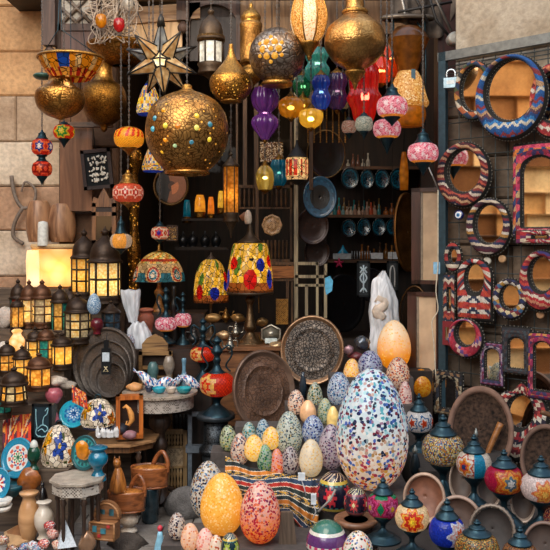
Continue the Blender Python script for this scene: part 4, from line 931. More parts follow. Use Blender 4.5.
mosaic_pendant('green and red mosaic pendant under the amber glass collar', 64, [(132, 21, 14)], 121, 4.95, [medal('#d83a1c', ['#f0e04a', '#3a9a3a', '#e8c030', '#d8401c'], 3, 0, .95, 7)], bot=9, lit=.5)
mosaic_pendant('flat oval mosaic pendant in coral and cream on a brass column', 128, [(193, 31, 19)], 170, 4.72, [medal('#d85a3c', ['#f4e0d0', '#c83a2c', '#f0c8b0', '#d0583c'], 9, 0, .42, 6)], bot=6, capm=BR, lit=.4, chaintop=155)
mosaic_pendant('amber and red leaded bowl pendant above the coral one', 129, [(138, 30, 20)], 126, 4.72, [lambda a, v, y, k, i: '#d83a1c' if (int(a*5+v*3) % 2) and v < .5 else '#f0a01c' if (k+i) % 3 else '#f8c848'], bot=8, capm=BR, lit=.6)
mosaic_pendant('small mosaic globe with a violet flower, in the dark doorway', 160, [(233, 18, 13)], 221, 5.3, [medal('#d8a87a', ['#4a2a9a', '#e04a3a', '#f0d8b8', '#c8503a'], 4, 0, .9, 6)], bot=5, lit=.4)
mosaic_pendant('silver grey mosaic ball pendant in front of the red glass lantern', 364, [(124, 18, 15)], 112, 4.6, [speck(['#b8b4a4', '#8a9088', '#d8d4c0', '#6a8078'])], bot=8, lit=.12)
mosaic_pendant('pale mosaic ball pendant half hidden behind the silver grey one', 349, [(127, 15, 13)], 116, 5.0, [speck(['#c8a890', '#8a6a5a', '#d8c8b8', '#a8503a'])], bot=6, lit=.12)
mosaic_pendant('small pink grey ball pendant above the dark round tray', 343, [(104, 12, 11)], 95, 5.1, [speck(['#8a7a5a', '#c8a860', '#6a3a4a', '#4a6a5a'])], bot=5, lit=.12)
# cylinder shaped cream and red shade
t = pendant('mosaic_lantern', 'cream and red mosaic drum lantern with a black bell cap', 'hanging lamp', 297, 185, 4.9, 138)
t.lathe('drum', [(10.5, 158), (11.4, 160), (11.4, 176), (10, 180)], tiffany(45, .05, .25), seg=40, sm=1, cf=lambda a, v, y, k, i: '#c8381c' if (int(a*4+20) % 2 and .3 < v < .7) else '#f4d8a0')
t.lathe('bell_cap', [(1, 140), (2, 146), (5, 150), (10.5, 158)], DARK(), sm=3); t.lathe('foot', [(10, 180), (6, 182), (2, 185)], DARK(), sm=2); t.light(297, 168, 0, 9, .6)
# coloured glass lanterns
def ribbed(lb, x, prof, Y, c, chaint, emis=.05, lit=0, n=10, name='glass_lantern', group=None, capt=None, kd=1.):
    t = T(name, lb, 'hanging lamp', x, prof[-1][1]+4, Y, group); t.chain(prof[0][1]-5, chaint)
    t.lathe('glass_shade', prof, blown(c, emis*.5), seg=72, sm=4, rib=.2, ribn=n, caps=False, kd=kd); r, y = prof[0]
    t.lathe('cap', [(.8, y-6), (r*.4, y-4), (r*1.1, y), (r*.9, y+1)], BRD, sm=2); r, y = prof[-1]; t.lathe('foot', [(r*1.05, y-.5), (r*.6, y+2), (.4, y+4)], BRD, sm=1)
    if lit: t.light(x, (prof[0][1]+prof[-1][1])/2, 0, max(q[0] for q in prof)*.6, lit, (1, .8, .5))
    return t
ribbed('purple two tiered ribbed glass lantern under the silver sphere', 265, [(9, 88), (12, 96), (11, 105), (6, 112), (6, 114), (11, 119), (11.5, 126), (6, 135), (3, 140)], 4.65, '#7a3c98', -14, .06, .5)
ribbed('deep amber glass ball lantern left of the lit one', 291, [(5, 97), (10, 101), (11.5, 107), (9.5, 114), (4, 118)], 4.7, '#e0981c', -14, .12, .5, 6)
ribbed('lit yellow glass ball lantern with a bright bulb', 311, [(5, 109), (10, 112), (11, 118), (9, 124), (4, 128)], 4.65, '#e8b838', -14, .2, 1.6, 6)
ribbed('yellow glass lantern half hidden between the amber balls', 303, [(4, 98), (8, 101), (8.5, 107), (6, 113)], 4.95, '#c8901c', -14, .1, .3, 6)
ribbed('turquoise glass lantern behind the ivory egg lantern', 317, [(6, 48), (10, 56), (8, 63), (11, 70), (9, 78), (4, 82)], 4.9, '#3fa8a0', -14, .06, .3)
ribbed('dark green glass lantern between the silver sphere and the blue one', 303, [(5, 76), (9, 83), (8, 91), (4, 97)], 5.0, '#1c7a50', -14, .05, .3)
ribbed('cobalt blue two tiered glass lantern', 321, [(6, 76), (8, 83), (6, 90), (8.5, 98), (7, 105), (4, 110)], 4.75, '#1c50c8', -14, .07, .5)
ribbed('dark violet glass lantern beside the cobalt one', 337, [(7, 74), (9, 82), (7, 90), (9, 98), (7, 106), (3, 110)], 4.95, '#5a3a7a', -14, .04, .2)
ribbed('largest red glass lantern with tiers below the vase shaped brass one', 364, [(9, 62), (13, 74), (12, 90), (15, 98), (11, 108), (9, 118), (5, 128), (2, 132)], 4.85, '#d8201c', -14, .12, .7)
ribbed('red orange ribbed glass lantern peeping out right of the red one', 381, [(6, 58), (11, 68), (10, 78), (5, 84)], 5.0, '#f04a20', -14, .2, .6)
ribbed('red orange narrow glass lamp beside the metal ring', 391, [(3, 40), (6, 52), (7, 64), (5, 78)], 5.15, '#f05a18', -14, .2, .5)
t = T('bead_curtain', 'short strings of brass beads under the glass lanterns', 'beads', 325, 148, 5.15); r = random.Random(3)
for k in range(7):
    x = 308+k*6.2; G = []
    for i in range(18):
        y = 100+i*2.4
        G.append(g_tube([t.p(x, y, 0), t.p(x, y+1.9, 0)], .8*t.s, 5))
    V, Fc = join(G); t.add('bead_string', V, Fc, BR, False)
# lit bulb glass and blue glass behind
ribbed('small grey glass lantern with a bright yellow bulb above the spindle rack', 265, [(4, 166), (7.5, 172), (8, 182), (6, 190)], 5.2, '#c0a040', -14, .15, 1.6, 6)
ribbed('turquoise glass lantern hanging behind the cream drum lantern', 279, [(6, 160), (7.5, 166), (6, 172), (7, 180), (4, 186)], 5.35, '#1c90b0', -14, .05, .2)
# cone shaped mosaic hanging lamp behind the big globe, in two places
for lb, x, y0, y1, w, Y in (('small cone mosaic lamp in yellow and blue under the star', 149, 83, 115, 25, 4.8), ('mosaic cone lamp with blue top peeping out left of the big globe', 153, 146, 172, 22, 4.95)):
    t = pendant('mosaic_cone_lamp', lb, 'hanging lamp', x, y1, Y, y0-2)
    t.lathe('cone', [(3, y0), (w*.3, y0+(y1-y0)*.25), (w*.48, y0+(y1-y0)*.7), (w*.5, y1-3), (w*.42, y1)], vlit(.2, .5), seg=40, cf=lambda a, v, y, k, i: '#1c3ab0' if v > .85 or v < .12 else R.choice(['#f0c020', '#f8e8c0', '#e8882c', '#f4d850', '#c8b8a0', '#3f6ab0']))
    t.lathe('cap', [(1, y0-3), (4, y0+1)], IRON(), sm=1); t.light(x, (y0+y1)/2+3, 0, w*.4, .6)
# brass column and the small round lamp under it
t = T('brass_column', 'slender engraved brass column with golden glints in the doorway', 'lamp', 134, 306, 5.85, None)
t.lathe('column', [(7, 150), (8, 160), (4, 175), (6, 200), (4, 225), (7, 250), (6, 262), (5, 280), (7, 306)], pierced('#a87028', '#ffb040', 40, 1., .2), seg=30)  # golden glints are glowing spots put into the column surface
mosaic_pendant('small round lamp of clear and amber glass with a dark pointed cap', 121, [(241, 22, 15)], 216, 5.0, [lambda a, v, y, k, i: '#f0a848' if abs(a) < .7 else '#b8a898'], bot=6, lit=.9)
# bracketed lantern lamps far inside
for lb, x, y, w, c in (('orange glowing shade, largest of the row deep in the shop', 200, 205, 10, '#f0a030'), ('small orange glowing shade right of the largest one in the row', 211, 207, 6, '#e88828'), ('yellow glowing shade at the right end of the row deep in the shop', 221, 201, 6, '#f0b840'), ('small turquoise glass shade at the left end of the glowing row', 187, 210, 7, '#1c90a8')):
    t = T('small_lamp', lb, 'lamp', x, y+13, 6.6); t.lathe('shade', [(w*.35, y-10), (w*.5, y-4), (w*.55, y+7)], glass(c, .3, .6, .5 if '#1' not in c else .1), sm=2); t.lathe('foot', [(w*.6, y+7), (w*.5, y+10), (w*.7, y+13)], BRD, sm=1)
# ================================================================ lanterns on the stepped stand at the left
AM = lamp_glass('#ffd880', '#e8a840', 60, .14, .6); AM2 = lamp_glass('#ffe8b8', '#e8b860', 70, .18, .6); OR = lamp_glass('#f8c468', '#b87828', 55, .12, .55)
TEAL = lamp_glass('#3fa890', '#1c6a70', 60, .06, .5); CLR = lamp_glass('#d8c8a0', '#9a8a70', 60, .08, .5); WHT = lamp_glass('#fff4dc', '#e8d0a0', 60, .35, .6); REDG = lamp_glass('#c83a20', '#7a1a14', 60, .08, .5)
MB_ = plain('#382a20', .45, .6, sc=60, bump=.3); MB2 = plain('#5a3a26', .45, .6, sc=60, bump=.3)
def fan(lb, x, yt, y1, y2, yb, w, Y, m=MB_, g=AM, **k): return panes_lantern(lb, x, yt, y1, y2, yb, w, Y, m, g, chain=False, **k)
fan('tall onion domed lantern with amber panes, left of the tallest pair', 84, 228, 258, 292, 299, 24, 5.3, lit=.9, rings=3, n=8)
fan('tallest domed lantern with white and amber panes above the dark tray', 105, 226, 262, 296, 303, 31, 5.2, g=[AM2, AM2, TEAL], lit=1.1, rings=2, n=8)
fan('small dark domed lantern with teal glass at the far left of the row', 18, 278, 298, 320, 326, 16, 5.12, g=[TEAL, REDG], lit=.15)
fan('slim lantern with deep amber panes at the front left of the row', 17, 298, 306, 327, 332, 13, 4.98, g=OR, lit=.8, rings=1)
fan('round domed lantern with bright yellow panes, second from the left', 29, 279, 299, 322, 328, 17, 5.06, m=MB2, g=AM2, lit=.9)
fan('copper domed lantern with patterned pale panes, third from the left', 42, 279, 298, 322, 328, 19, 5.03, m=MB2, g=[AM2, CLR], lit=.7, rings=3)
fan('small lantern with teal and amber glass between larger lanterns', 60, 284, 302, 330, 336, 17, 5.02, g=[TEAL, OR], lit=.5, rings=2)
fan('small dark topped lantern with red and teal glass', 70, 286, 303, 330, 336, 14, 5.08, g=[REDG, TEAL], lit=.3, rings=2)
fan('stout lantern with clear patterned panes in front of the tallest one', 78, 291, 312, 337, 343, 25, 4.99, g=[CLR, AM2], lit=.4, rings=3, n=8)
fan('short lantern with white and yellow panes at the second row', 35, 326, 340, 358, 364, 17, 4.88, g=[WHT, AM], lit=.6)
fan('lantern with one green pane between yellow ones in the second row', 46, 325, 339, 358, 364, 17, 4.84, m=MB2, g=[AM, TEAL], lit=.6)
fan('square dark lantern with two bright amber panes in the second row', 62, 332, 345, 364, 369, 20, 4.82, g=AM, lit=1., n=6, rings=1)
fan('small amber lantern at the left edge of the third row', 7, 340, 354, 370, 375, 17, 4.72, g=OR, lit=.8)
fan('small amber lantern second in the third row, dark domed', 22, 345, 358, 375, 380, 17, 4.70, g=AM, lit=.7)
fan('wide lantern with scrolled amber panes, copper dome, third row', 39, 352, 367, 385, 390, 23, 4.6, m=MB2, g=OR, lit=1.2, n=6, rings=1)
fan('low octagonal lantern with amber and teal panes on the front step', 14, 366, 384, 400, 405, 25, 4.5-.14, g=[OR, CLR, TEAL], lit=.9, n=8, rings=2, flare=.85)
fan('dark lantern with teal panes in the bottom corner of the left edge', 3, 386, 398, 412, 418, 16, 4.40, g=[TEAL], lit=.1)
fan('small dark lantern with blue glass under the tallest lantern', 111, 300, 312, 332, 338, 18, 5.05, g=[lamp_glass('#4a6a80', '#22343f', 60, .02, .4)], lit=0, rings=2, dome='cone')
# glowing alabaster box and what stands on it
t = T('alabaster_lamp', 'wide glowing alabaster block lamp against the stone wall', 'lamp', 56, 286, 5.5); Ab = lamp_glass('#ffe4b0', '#f0b868', 9, .12, .6)
t.lathe('glowing_block', [(23, 248), (24.5, 252), (24, 268), (23.5, 284), (21, 286)], Ab, seg=28, kd=.55, sm=3, caps=True); t.lathe('top_slab', [(24, 244), (26, 246), (24, 249)], stone('#d8b888', '#a8845a', 12, .3), seg=28, kd=.55, sm=1)
t.light(60, 269, -2, 11, 3.2, (1, .74, .38)); t.lathe('side_column', [(6, 250), (7, 260), (6.5, 278), (7, 286)], lamp_glass('#fff2d8', '#ffe4b0', 9, .5, .6), x=36, d=-9, sm=2)
t = T('candle', 'white pillar candle standing left of the striped stone vases', 'candle', 43, 246, 5.42, solo=True); t.lathe('candle', [(.3, 221), (4.4, 222), (5, 224), (5.4, 245), (5.2, 246)], plain('#dcdcd4', .5, bump=0), sm=1)
for lb, x, yt, w in (('striped brown onyx vase nearer the candle', 39, 201, 25), ('striped brown onyx vase with a pale streak, nearer the doorway', 62, 204, 27)):
    t = T('onyx_vase', lb, 'vase', x, 242, 5.55, solo=True); r = w/2
    t.lathe('vase', [(r*.5, yt+1), (r*.7, yt), (r*.88, yt+6), (r, yt+18), (r*.98, yt+30), (r*.8, 242)], wood('#b88a64', '#6a4530', .45, .35, 2), sm=4)
t = T('scroll_shadow', 'curled grey scroll shadow modelled on the stone wall', 'bracket', 28, 242, 5.9); t.tube('scroll', [(12, 176, -2), (16, 196, -3), (24, 208, -4), (34, 204, -3), (36, 190, -2), (26, 182, -2), (22, 192, -2)], [2.2, 1.], plain('#7a6c60', .7), sm=5); t.tube('lower_scroll', [(24, 208, -4), (16, 222, -3), (14, 236, -2), (24, 244, -2)], 2.0, plain('#7a6c60', .7), sm=5)  # raised grey scroll stands in for a cast shadow on the wall
t = T('green_plate', 'dark green plate edge sticking out beside the flared glass bowl', 'plate', 43, 80, 4.9, solo=True); t.lathe('plate', [(8, 74), (10, 76), (7, 79), (2, 80)], plain('#24463a', .3), sm=2)
# small things among the lanterns
def vase(name, lb, cat, x, prof, Y, mat, group=None, seg=30, cf=None, sm=4, kd=1): 
    t = T(name, lb, cat, x, prof[-1][1], Y, group, solo=True); t.lathe(name, prof, mat, seg=seg, cf=cf, sm=sm, kd=kd); return t
vase('glass_egg', 'pale blue mosaic egg between the tall lanterns and the dark tray', 'egg', 94, [(.3, 293), (4, 296), (6.8, 304), (6, 310), (3, 314)], 4.93, chips('#b8d0e0', ['#4a7ab0', '#e8f0f4', '#7aa0c0'], 190, .6, emis=.05))
vase('glass_cup', 'dark red round glass cup under the pale blue egg', 'cup', 97, [(3, 318), (6, 321), (6.5, 326), (4, 331), (4, 334)], 4.94, glass('#6a1a2a', .2, .3))
t = vase('onyx_lamp', 'small glowing onyx urn at the left edge of the second row', 'lamp', 17, [(3, 329), (5.5, 331), (4, 334), (7.4, 340), (6.5, 348), (3.4, 353), (5, 356)], 4.93, lamp_glass('#fff0c8', '#f0b868', 30, .5, .6)); 
vase('pink_goblet', 'pink glass goblet on a white foot beside the kilim', 'goblet', 54, [(5, 388), (8, 391), (8.4, 396), (5, 402), (2.2, 405), (2.4, 410), (5, 418), (6, 421)], 4.60, glass('#c86a78', .15, .3, .05))
def wob(f, s): return 1+.12*sin(f*5+s)+.08*sin(f*11+s*2)
def rock(name, lb, cat, x, y, w, h, Y, mat, group=None, seed=0, flat=.8):
    t = T(name, lb, cat, x, y+h/2, Y, group, solo=True); r = random.Random(seed*31+int(x)); V, Fc = [], []; n, m = 14, 9
    ph = [r.random()*6 for _ in range(4)]
    for i in range(m):
        v = pi*i/(m-1)
        for k in range(n):
            a = 2*pi*k/n; q = 1+.16*sin(3*a+ph[0]+v*2)+.1*sin(5*a+ph[1]-v*3); V.append(t.p(x+w/2*sin(v)*sin(a)*q, y-h/2*cos(v)*(1+.08*sin(a*2+ph[2])), -w/2*flat*sin(v)*cos(a)*q))
    for i in range(m-1):
        for k in range(n): Fc.append((i*n+k, (i+1)*n+k, (i+1)*n+(k+1) % n, i*n+(k+1) % n))
    return t.add(name, V, Fc, mat, True)
rock('seashell', 'whitish ribbed seashell heap on the lantern step', 'shell', 56, 381, 22, 10, 4.66, stone('#e8dccc', '#a89888', 20, .6), seed=2)
rock('seashell', 'grey pointed shell under the whitish shell heap', 'shell', 68, 385, 18, 8, 4.68, stone('#b8ac9c', '#7a7068', 20, .6), seed=5)
rock('stone_lump', 'pale rounded stone at the far left under the lanterns', 'stone', 5, 318, 22, 22, 5.1, stone('#d8ccc0', '#a89a90', 8, .5), seed=3)
rock('stone_lump', 'small white rough stone at the left edge below the pale one', 'stone', 3, 352, 14, 20, 4.95, stone('#e0d8cc', '#a8a098', 8, .5), seed=4)
# ---------------------------------------------------------------- nested trays
def tray(name, lb, cat, cx, cy, w, h, yb, Y, prof, mat, rz=0, tilt=.18, cf=None, group=None, seg=64, inner=None, out=None):
    t = T(name, lb, cat, cx, yb, Y, group, rz=rz, solo=inner is None); R_ = h/2
    # measured across the picture the round tray is w wide: its true radius is h/2 turned by rz
    t.disc('dish', cx, cy, (w/2), R_, prof, mat, seg=seg, cf=cf, tilt=tilt, out=out)
    if inner:
        for nm, f, pf, m2, dd in inner: t.disc(nm, cx, cy+(dd[1]), w/2*f, R_*f, pf, m2, d=dd[0], seg=seg, tilt=tilt)
    return t
GM = brass('#5e544c', '#2c2622', .42, 46, .45, .35)
TP = [(1, 3), (1, .5), (.97, -.6), (.93, .2), (.90, 2.4), (.88, 2.6), (.3, 2.6), (.02, 2.6)]
def dx(T_, f): pass
for i, (lb, x, y, r_) in enumerate((('largest dark metal tray of the nested stack of four', 103, 363, 35), ('second dark metal tray of the nested stack', 105, 369, 28.5), ('third dark metal tray of the nested stack', 107, 374, 22.5), ('smallest dark metal tray, innermost of the nested stack', 110, 380, 17))):
    t = T('metal_tray', lb, 'tray', x, y+r_, 4.88-.045*i, 'nested dark trays', rz=-20, solo=True); t.disc('tray', x, y, r_*.9, r_, TP, GM, tilt=.22, seg=64)
t = T('perfume_bottle', 'dark bottle with a pale label hanging over the nested trays', 'bottle', 106, 380, 4.66); 
t.box('bottle_body', 102, 348, 111, 374, -3, 3, plain('#16181a', .2, coat=.5)); t.box('bottle_neck', 104, 340, 109, 348, -2, 2, plain('#101214', .3)); t.box('pale_label', 103, 352, 110, 361, -3.4, -3, plain('#b8c4cc', .6), label='pale blue label'); t.tube('emblem', [(105, 366, -3.3), (109, 371, -3.3), (104, 371, -3.3), (108, 366, -3.3)], .5, plain('#c8b890')); t.cord([(106, 340, 0), (106, 338, 3), (106, 334, 6)])
# copper trays in the middle
CT = brass('#7a5a46', '#34231a', .36, 52, .65, .3); CTp = brass('#7c6252', '#4a382e', .36, 60, .15, .35)
def big_tray(lb, cx, cy, w, h, Y, rz, m1, m2, rim=.86, tilt=.2, rimc=None):
    t = T('engraved_tray', lb, 'tray', cx, cy+h/2, Y, None, rz=rz); 
    t.disc('rim', cx, cy, w/2, h/2, [(1, 2.5), (1.0, .5), (.985, -.8), (.95, -.9), (.92, .3), (rim, 2)], rimc or m1, tilt=tilt, seg=72)
    t.disc('engraved_centre', cx, cy, w/2*rim, h/2*rim, [(1, 2.0), (.74, 2.1), (.73, 1.8), (.71, 1.8), (.70, 2.1), (.02, 2.2)], m2, tilt=tilt, seg=72); return t
big_tray('large brown copper tray engraved with scrollwork behind the egg pile', 265, 391, 62, 80, 4.55, 28, CTp, CT, .84)
big_tray('dark round tray cut with dense fretwork, bright copper rim', 312, 350, 64, 68, 4.86, -8, brass('#5a4a3e', '#1c1410', .4, 60, .3, .6), brass('#6c5e52', '#0a0706', .35, 58, .97, .3), .86, rimc=brass('#b08a68', '#4a3424', .3, 60, .2, .6))
# ---------------------------------------------------------------- frames, kilims and plates at the left edge
def art(name, lb, x0, y0, x1, y1, Y, fm, bm, strokes=None, sc=None, fw=2., rz=0, tilt=0, r=.7, d=3., parts=None, cat='picture'):
    t = T(name, lb, cat, (x0+x1)/2, y1, Y, rz=rz)
    t.boxes('frame', [(x0, y0, x1, y0+fw, -1, d), (x0, y1-fw, x1, y1, -1, d), (x0, y0, x0+fw, y1, -1, d), (x1-fw, y0, x1, y1, -1, d)], fm); t.box('panel', x0+fw*.5, y0+fw*.5, x1-fw*.5, y1-fw*.5, .2, d, bm)
    if strokes: t.tubes('calligraphy', strokes, r, sc or plain('#c8d4d8'), 5)
    return t
BK = plain('#101417', .7, spec=.2)
def q(P): return crom([(x, y, -.3) for x, y in P], 5)
t = art('framed_picture', 'black framed panel with pale blue curling calligraphy', 32, 404, 51, 439, 4.42, BK, plain('#0e2a36', .5), [q([(36, 409), (36, 418), (37, 427)]), q([(45, 411), (48, 408), (47, 414), (44, 417), (43, 424), (46, 426)]), q([(37, 427), (36, 434), (42, 437), (48, 434), (47, 427), (42, 425), (37, 429)]), q([(38, 431), (42, 429), (45, 432), (47, 430)]), q([(37, 438), (40, 436), (42, 438), (45, 436), (47, 438)])], plain('#8fc0cc'), r=.5)
kc = lambda u, v: ['#c8341c', '#e8802c', '#d8c0a0', '#b02418', '#e89840', '#5a2a3a', '#d84a20'][(int(abs(sin(u*7+v*3)*3)+v*5+((u*5) % 1 > .5)*2)) % 7]
cloth('patterned_textile', 'orange and red flame patterned textile behind the blue plate', [(3, 414), (31, 411)], [(2, 460), (31, 456)], 4.3, 4.52, kc, 'textile', 30, 30, .3)
cloth('patterned_textile', 'red folded textile under the nested trays', [(72, 385), (86, 393)], [(72, 402), (88, 410)], 4.44, 4.52, kc, 'textile', 14, 14, .5)
def fl(cols, petals=8, hub=.22):
    def cf(a, f):
        i = min(len(cols)-1, int(f*len(cols))); c = cols[i]
        if isinstance(c, tuple): c = c[0] if int(a/(2*pi)*petals*2) % 2 else c[1]
        return c
    return cf
def plate(lb, cx, cy, w, h, Y, cf, rz=0, tilt=.3, group=None, yb=None, name='ceramic_plate', mat=None, kd=1.):
    t = T(name, lb, 'plate', cx, yb or cy+h/2, Y, group, rz=rz, solo=True)
    P = [(1, 1.5), (1, .3), (.98, -.5)]+[(f, .2+1.6*(1-f)**.7) for f in (.9, .82, .74, .66, .58, .5, .42, .34, .26, .18, .1, .02)]
    t.disc('plate', cx, cy, w/2, h/2, P, mat or vcol(.2, coat=.6), seg=48, cf=cf, tilt=tilt); return t
SKY = '#1f86a8'
plate('turquoise plate with a white and red flower rosette, upright', 17, 458, 32, 38, 4.25, fl(['#3a7a5a', ('#e8e0d0', '#3a9a6a'), ('#c8342c', '#e8e4d8'), ('#e8e4d8', '#3a5aa0'), ('#d86a5a', '#d8e0dc'), '#e0e8e8', SKY, '#1f8cb0', SKY], 8), -12)
plate('turquoise plate cut by the left edge under the flower plate', -2, 484, 24, 30, 4.1, fl(['#e8e8e0', ('#c83a2c', '#e8e4d8'), ('#2a5aa0', '#e0e8e8'), SKY, '#1f8cb0'], 8))
plate('blue plate painted with white scrolls beside the leaded dome lamp', 73, 414, 28, 26, 4.6, fl(['#1c5a9a', ('#d8e8f0', '#2a7ac0'), ('#2a7ac0', '#8ac0dc'), ('#3aa0c8', '#1c6aa8'), '#2bb0cc', '#2bb0cc'], 9), -10)
plate('round teal plate holding an orange stone, dark green dots on the rim', 84, 453, 26, 34, 4.03, fl(['#e88a1c', '#c8601c', '#e8b060', '#1f6a70', ('#3aa0a0', '#1f5a60'), '#2a8a90', '#1f5a60'], 14), -20, tilt=.2)
rock('agate_slice', 'orange agate lump resting in front of the teal plate', 'stone', 82, 450, 13, 18, 3.97, glass('#e8901c', .2, .3, .12), seed=9, flat=.35)
rock('agate_slice', 'brown orange agate lump set on the cream onyx vase', 'stone', 29, 480, 22, 24, 4.18, glass('#a8622c', .25, .3, .04), seed=11, flat=.6)
t = T('glass_urn', 'deep green and white small lamp between the plates', 'lamp', 34, 470, 4.2); t.lathe('vessel', [(3, 446), (6, 450), (6.5, 458), (3, 464), (5, 468), (5, 470)], glass('#12503c', .15, .3), sm=3); t.lathe('white_top', [(1, 440), (3, 442), (4, 446), (3, 448)], plain('#c8ccc4', .4), sm=2)
# leaded glass domes
def tcf(a, v, y, k, i):
    if v > .9: return '#1c2a6a'
    for a0, v0, c in ((-.75, .35, '#e8a81c'), (.3, .42, '#2a50b8'), (1.2, .6, '#c8782c'), (-1.5, .6, '#2a50b8'), (2.3, .4, '#e8a81c')):
        q_ = sqrt((a-a0)**2+((v-v0)*2.4)**2)
        if q_ < .36*(1+.35*cos(5*atan2((v-v0)*2.4, a-a0))): return c if q_ > .1 else '#f0d060'
    return '#5a6a3a' if sin(a*6+1)*sin(v*16) > .75 else '#f4f0e6'
for lb, x, y0, y1, w, Y, zz in (('small leaded glass dome of cream and blue flowers on the wooden table', 98, 398, 427, 35, 4.55, 0), ('leaded glass dome of white and blue flowers between the turquoise plates', 59, 424, 467, 35, 4.36, 0)):
    t = T('leaded_dome_lamp', lb, 'lamp', x, y1, Y); r = w/2; h = y1-y0
    t.lathe('glass_shade', [(r*.16, y0+1), (r*.5, y0+h*.1), (r*.86, y0+h*.4), (r*1.0, y0+h*.72), (r*.94, y0+h*.88), (r*.8, y0+h*.96)], tiffany(38, .05, .10), seg=120, sm=8, cf=tcf); t.lathe('foot', [(r*.82, y1-3), (r*.85, y1-1), (r*.84, y1)], plain('#1a2450', .3), sm=1)
    t.tube('top_ring', [(x-3, y0+2, 0), (x-2, y0-3, 0), (x+2, y0-3, 0), (x+3, y0+2, 0)], .8, IRON(), sm=3); t.light(x, (y0+y1)/2+3, 0, r*.7, .5, (1, .85, .65))
# octagonal inlaid tables
WD = wood('#4a3426', '#1c120c', .5, .6, 2); IN = inlay('#a89c8c', '#3a3028', 160); INT = stone('#b8ac9c', '#8a8074', 30, .15, .4)
def oct_table(lb, x, yt, w, yb, Y, hr, apron, topm, apm, legm, leg='turned', n=8, hgap=None, ellip=None):
    t = T('inlaid_table', lb, 'table', x, yb, Y); r = w/2; a0 = pi/8 if n == 8 else 0; seg = n if n == 8 else 48
    t.lathe('tabletop', [(r*.97, yt-1.4), (r, yt-1), (r, yt+1.2), (r*.96, yt+1.6)], topm, seg=seg, sm=1, a0=a0, smooth=False)
    t.lathe('apron', [(r*.9, yt+1.6), (r*.9, yt+1.6+apron)], apm, seg=seg, sm=1, a0=a0, smooth=False)
    if leg == 'turned':
        h = yb-(yt+apron)
        t.lathe('pedestal', [(5, yt+apron), (5, yt+apron+h*.06), (10, yt+apron+h*.12), (11, yt+apron+h*.2), (6, yt+apron+h*.28), (5, yt+apron+h*.34), (8, yt+apron+h*.42), (4, yt+apron+h*.6), (6, yt+apron+h*.85), (13, yb-1), (13, yb)], legm, seg=20, sm=3)
        for a in (0, 2.1, 4.2): t.tube('leg', [(x, yb-14, 0), (x+14*sin(a), yb-8, -14*cos(a)), (x+22*sin(a), yb-1, -22*cos(a))], [3.2, 2.2], legm, sm=3)
    else:
        for k in range(leg):
            a = 2*pi*(k+.5)/leg; X, D = x+r*.72*sin(a), -r*.72*cos(a); y0 = yt+apron
            t.lathe('leg', [(2.3, y0-2), (2.3, y0+6), (3.6, y0+9), (2, y0+12), (1.8, yb-10), (3, yb-7), (2, yb-3), (2.4, yb)], legm, x=X, d=D, seg=12, sm=1)
            t.boxes('pearl_strip', [(X-2.6, y0-apron*.9, X+2.6, y0+4, D-2.8, D-1)], IN)
    return t
oct_table('round inlaid table on a turned leg holding blue and white ceramics', 160, 392, 75, 500, 4.70, 0, 13, inlay('#a89a8a', '#6a5e52', 110), inlay('#b4aaa0', '#5a5048', 130), WD, n=48)
oct_table('small octagonal inlaid table topped with pearl in the lower left', 78, 478, 56, 556, 3.92, 0, 11, INT, inlay('#c0b8ac', '#5a5048', 130), WD, leg=6)
oct_table('octagonal wooden table carrying the boxed seahorse and the leaded dome', 122, 437, 78, 512, 4.62, 0, 6, wood('#b0855c', '#7a5a3c', .4, .5, 0), wood('#7a5230', '#3a2414', .5, .6, 2), WD, leg=4)
vase('turquoise_urn', 'glossy turquoise two bellied urn on the pearl topped table', 'urn', 98, [(7, 446), (9.6, 447), (9, 449), (6.5, 451), (9.6, 456), (9.4, 462), (5.5, 467), (4.4, 471), (7.5, 476), (8.6, 480)], 3.95, glass('#0f7a9c', .1, .2, .02))
# things on the wooden table
BX = wood('#c8702c', '#8a4418', .4, .6, 2)
t = T('shadow_box', 'orange brown wooden display box holding a dried seahorse', 'box', 130, 439, 4.50, rz=12); t.boxes('box_frame', [(116, 395, 143, 399, -5, 6), (116, 434, 143, 438, -5, 6), (116, 395, 120, 438, -5, 6), (139, 395, 143, 438, -5, 6)], BX); t.box('back_board', 118, 397, 141, 436, 4, 6, wood('#3c2212', '#1c0f08', .7))
t = T('seahorse', 'pale orange dried seahorse inside the wooden display box', 'seahorse', 129, 428, 4.465, solo=True); t.tube('seahorse', [(123, 408, 0), (126, 406, 0), (129, 409, 0), (131, 414, 0), (132, 420, 0), (129, 425, 0), (126, 424, 0), (127, 421, 0)], [1, 1.8, 2.2, 3.2, 2.8, 1.6, 1.1, .6], plain('#d8944a', .6), sm=1)
t = T('quartz_cluster', 'white quartz crystal cluster on the wooden table', 'stone', 107, 437, 4.42); r = random.Random(2)
for i in range(9):
    x = 97+i*2.5; h = r.uniform(5, 11); t.lathe('crystal', [(1.8, 437), (2.1, 437-h*.6), (.2, 437-h)], plain('#dcdcdc', .2, bump=0), x=x, d=r.uniform(-3, 3), seg=6, sm=1, smooth=False)
rock('dark_mineral', 'black blue mineral lump beside the white quartz', 'stone', 119, 429, 16, 12, 4.5, plain('#2c303c', .4), seed=6)
rock('amethyst_stone', 'mauve stone lying at the right end of the wooden table', 'stone', 130, 435, 14, 9, 4.42, plain('#8a6068', .5), seed=7)
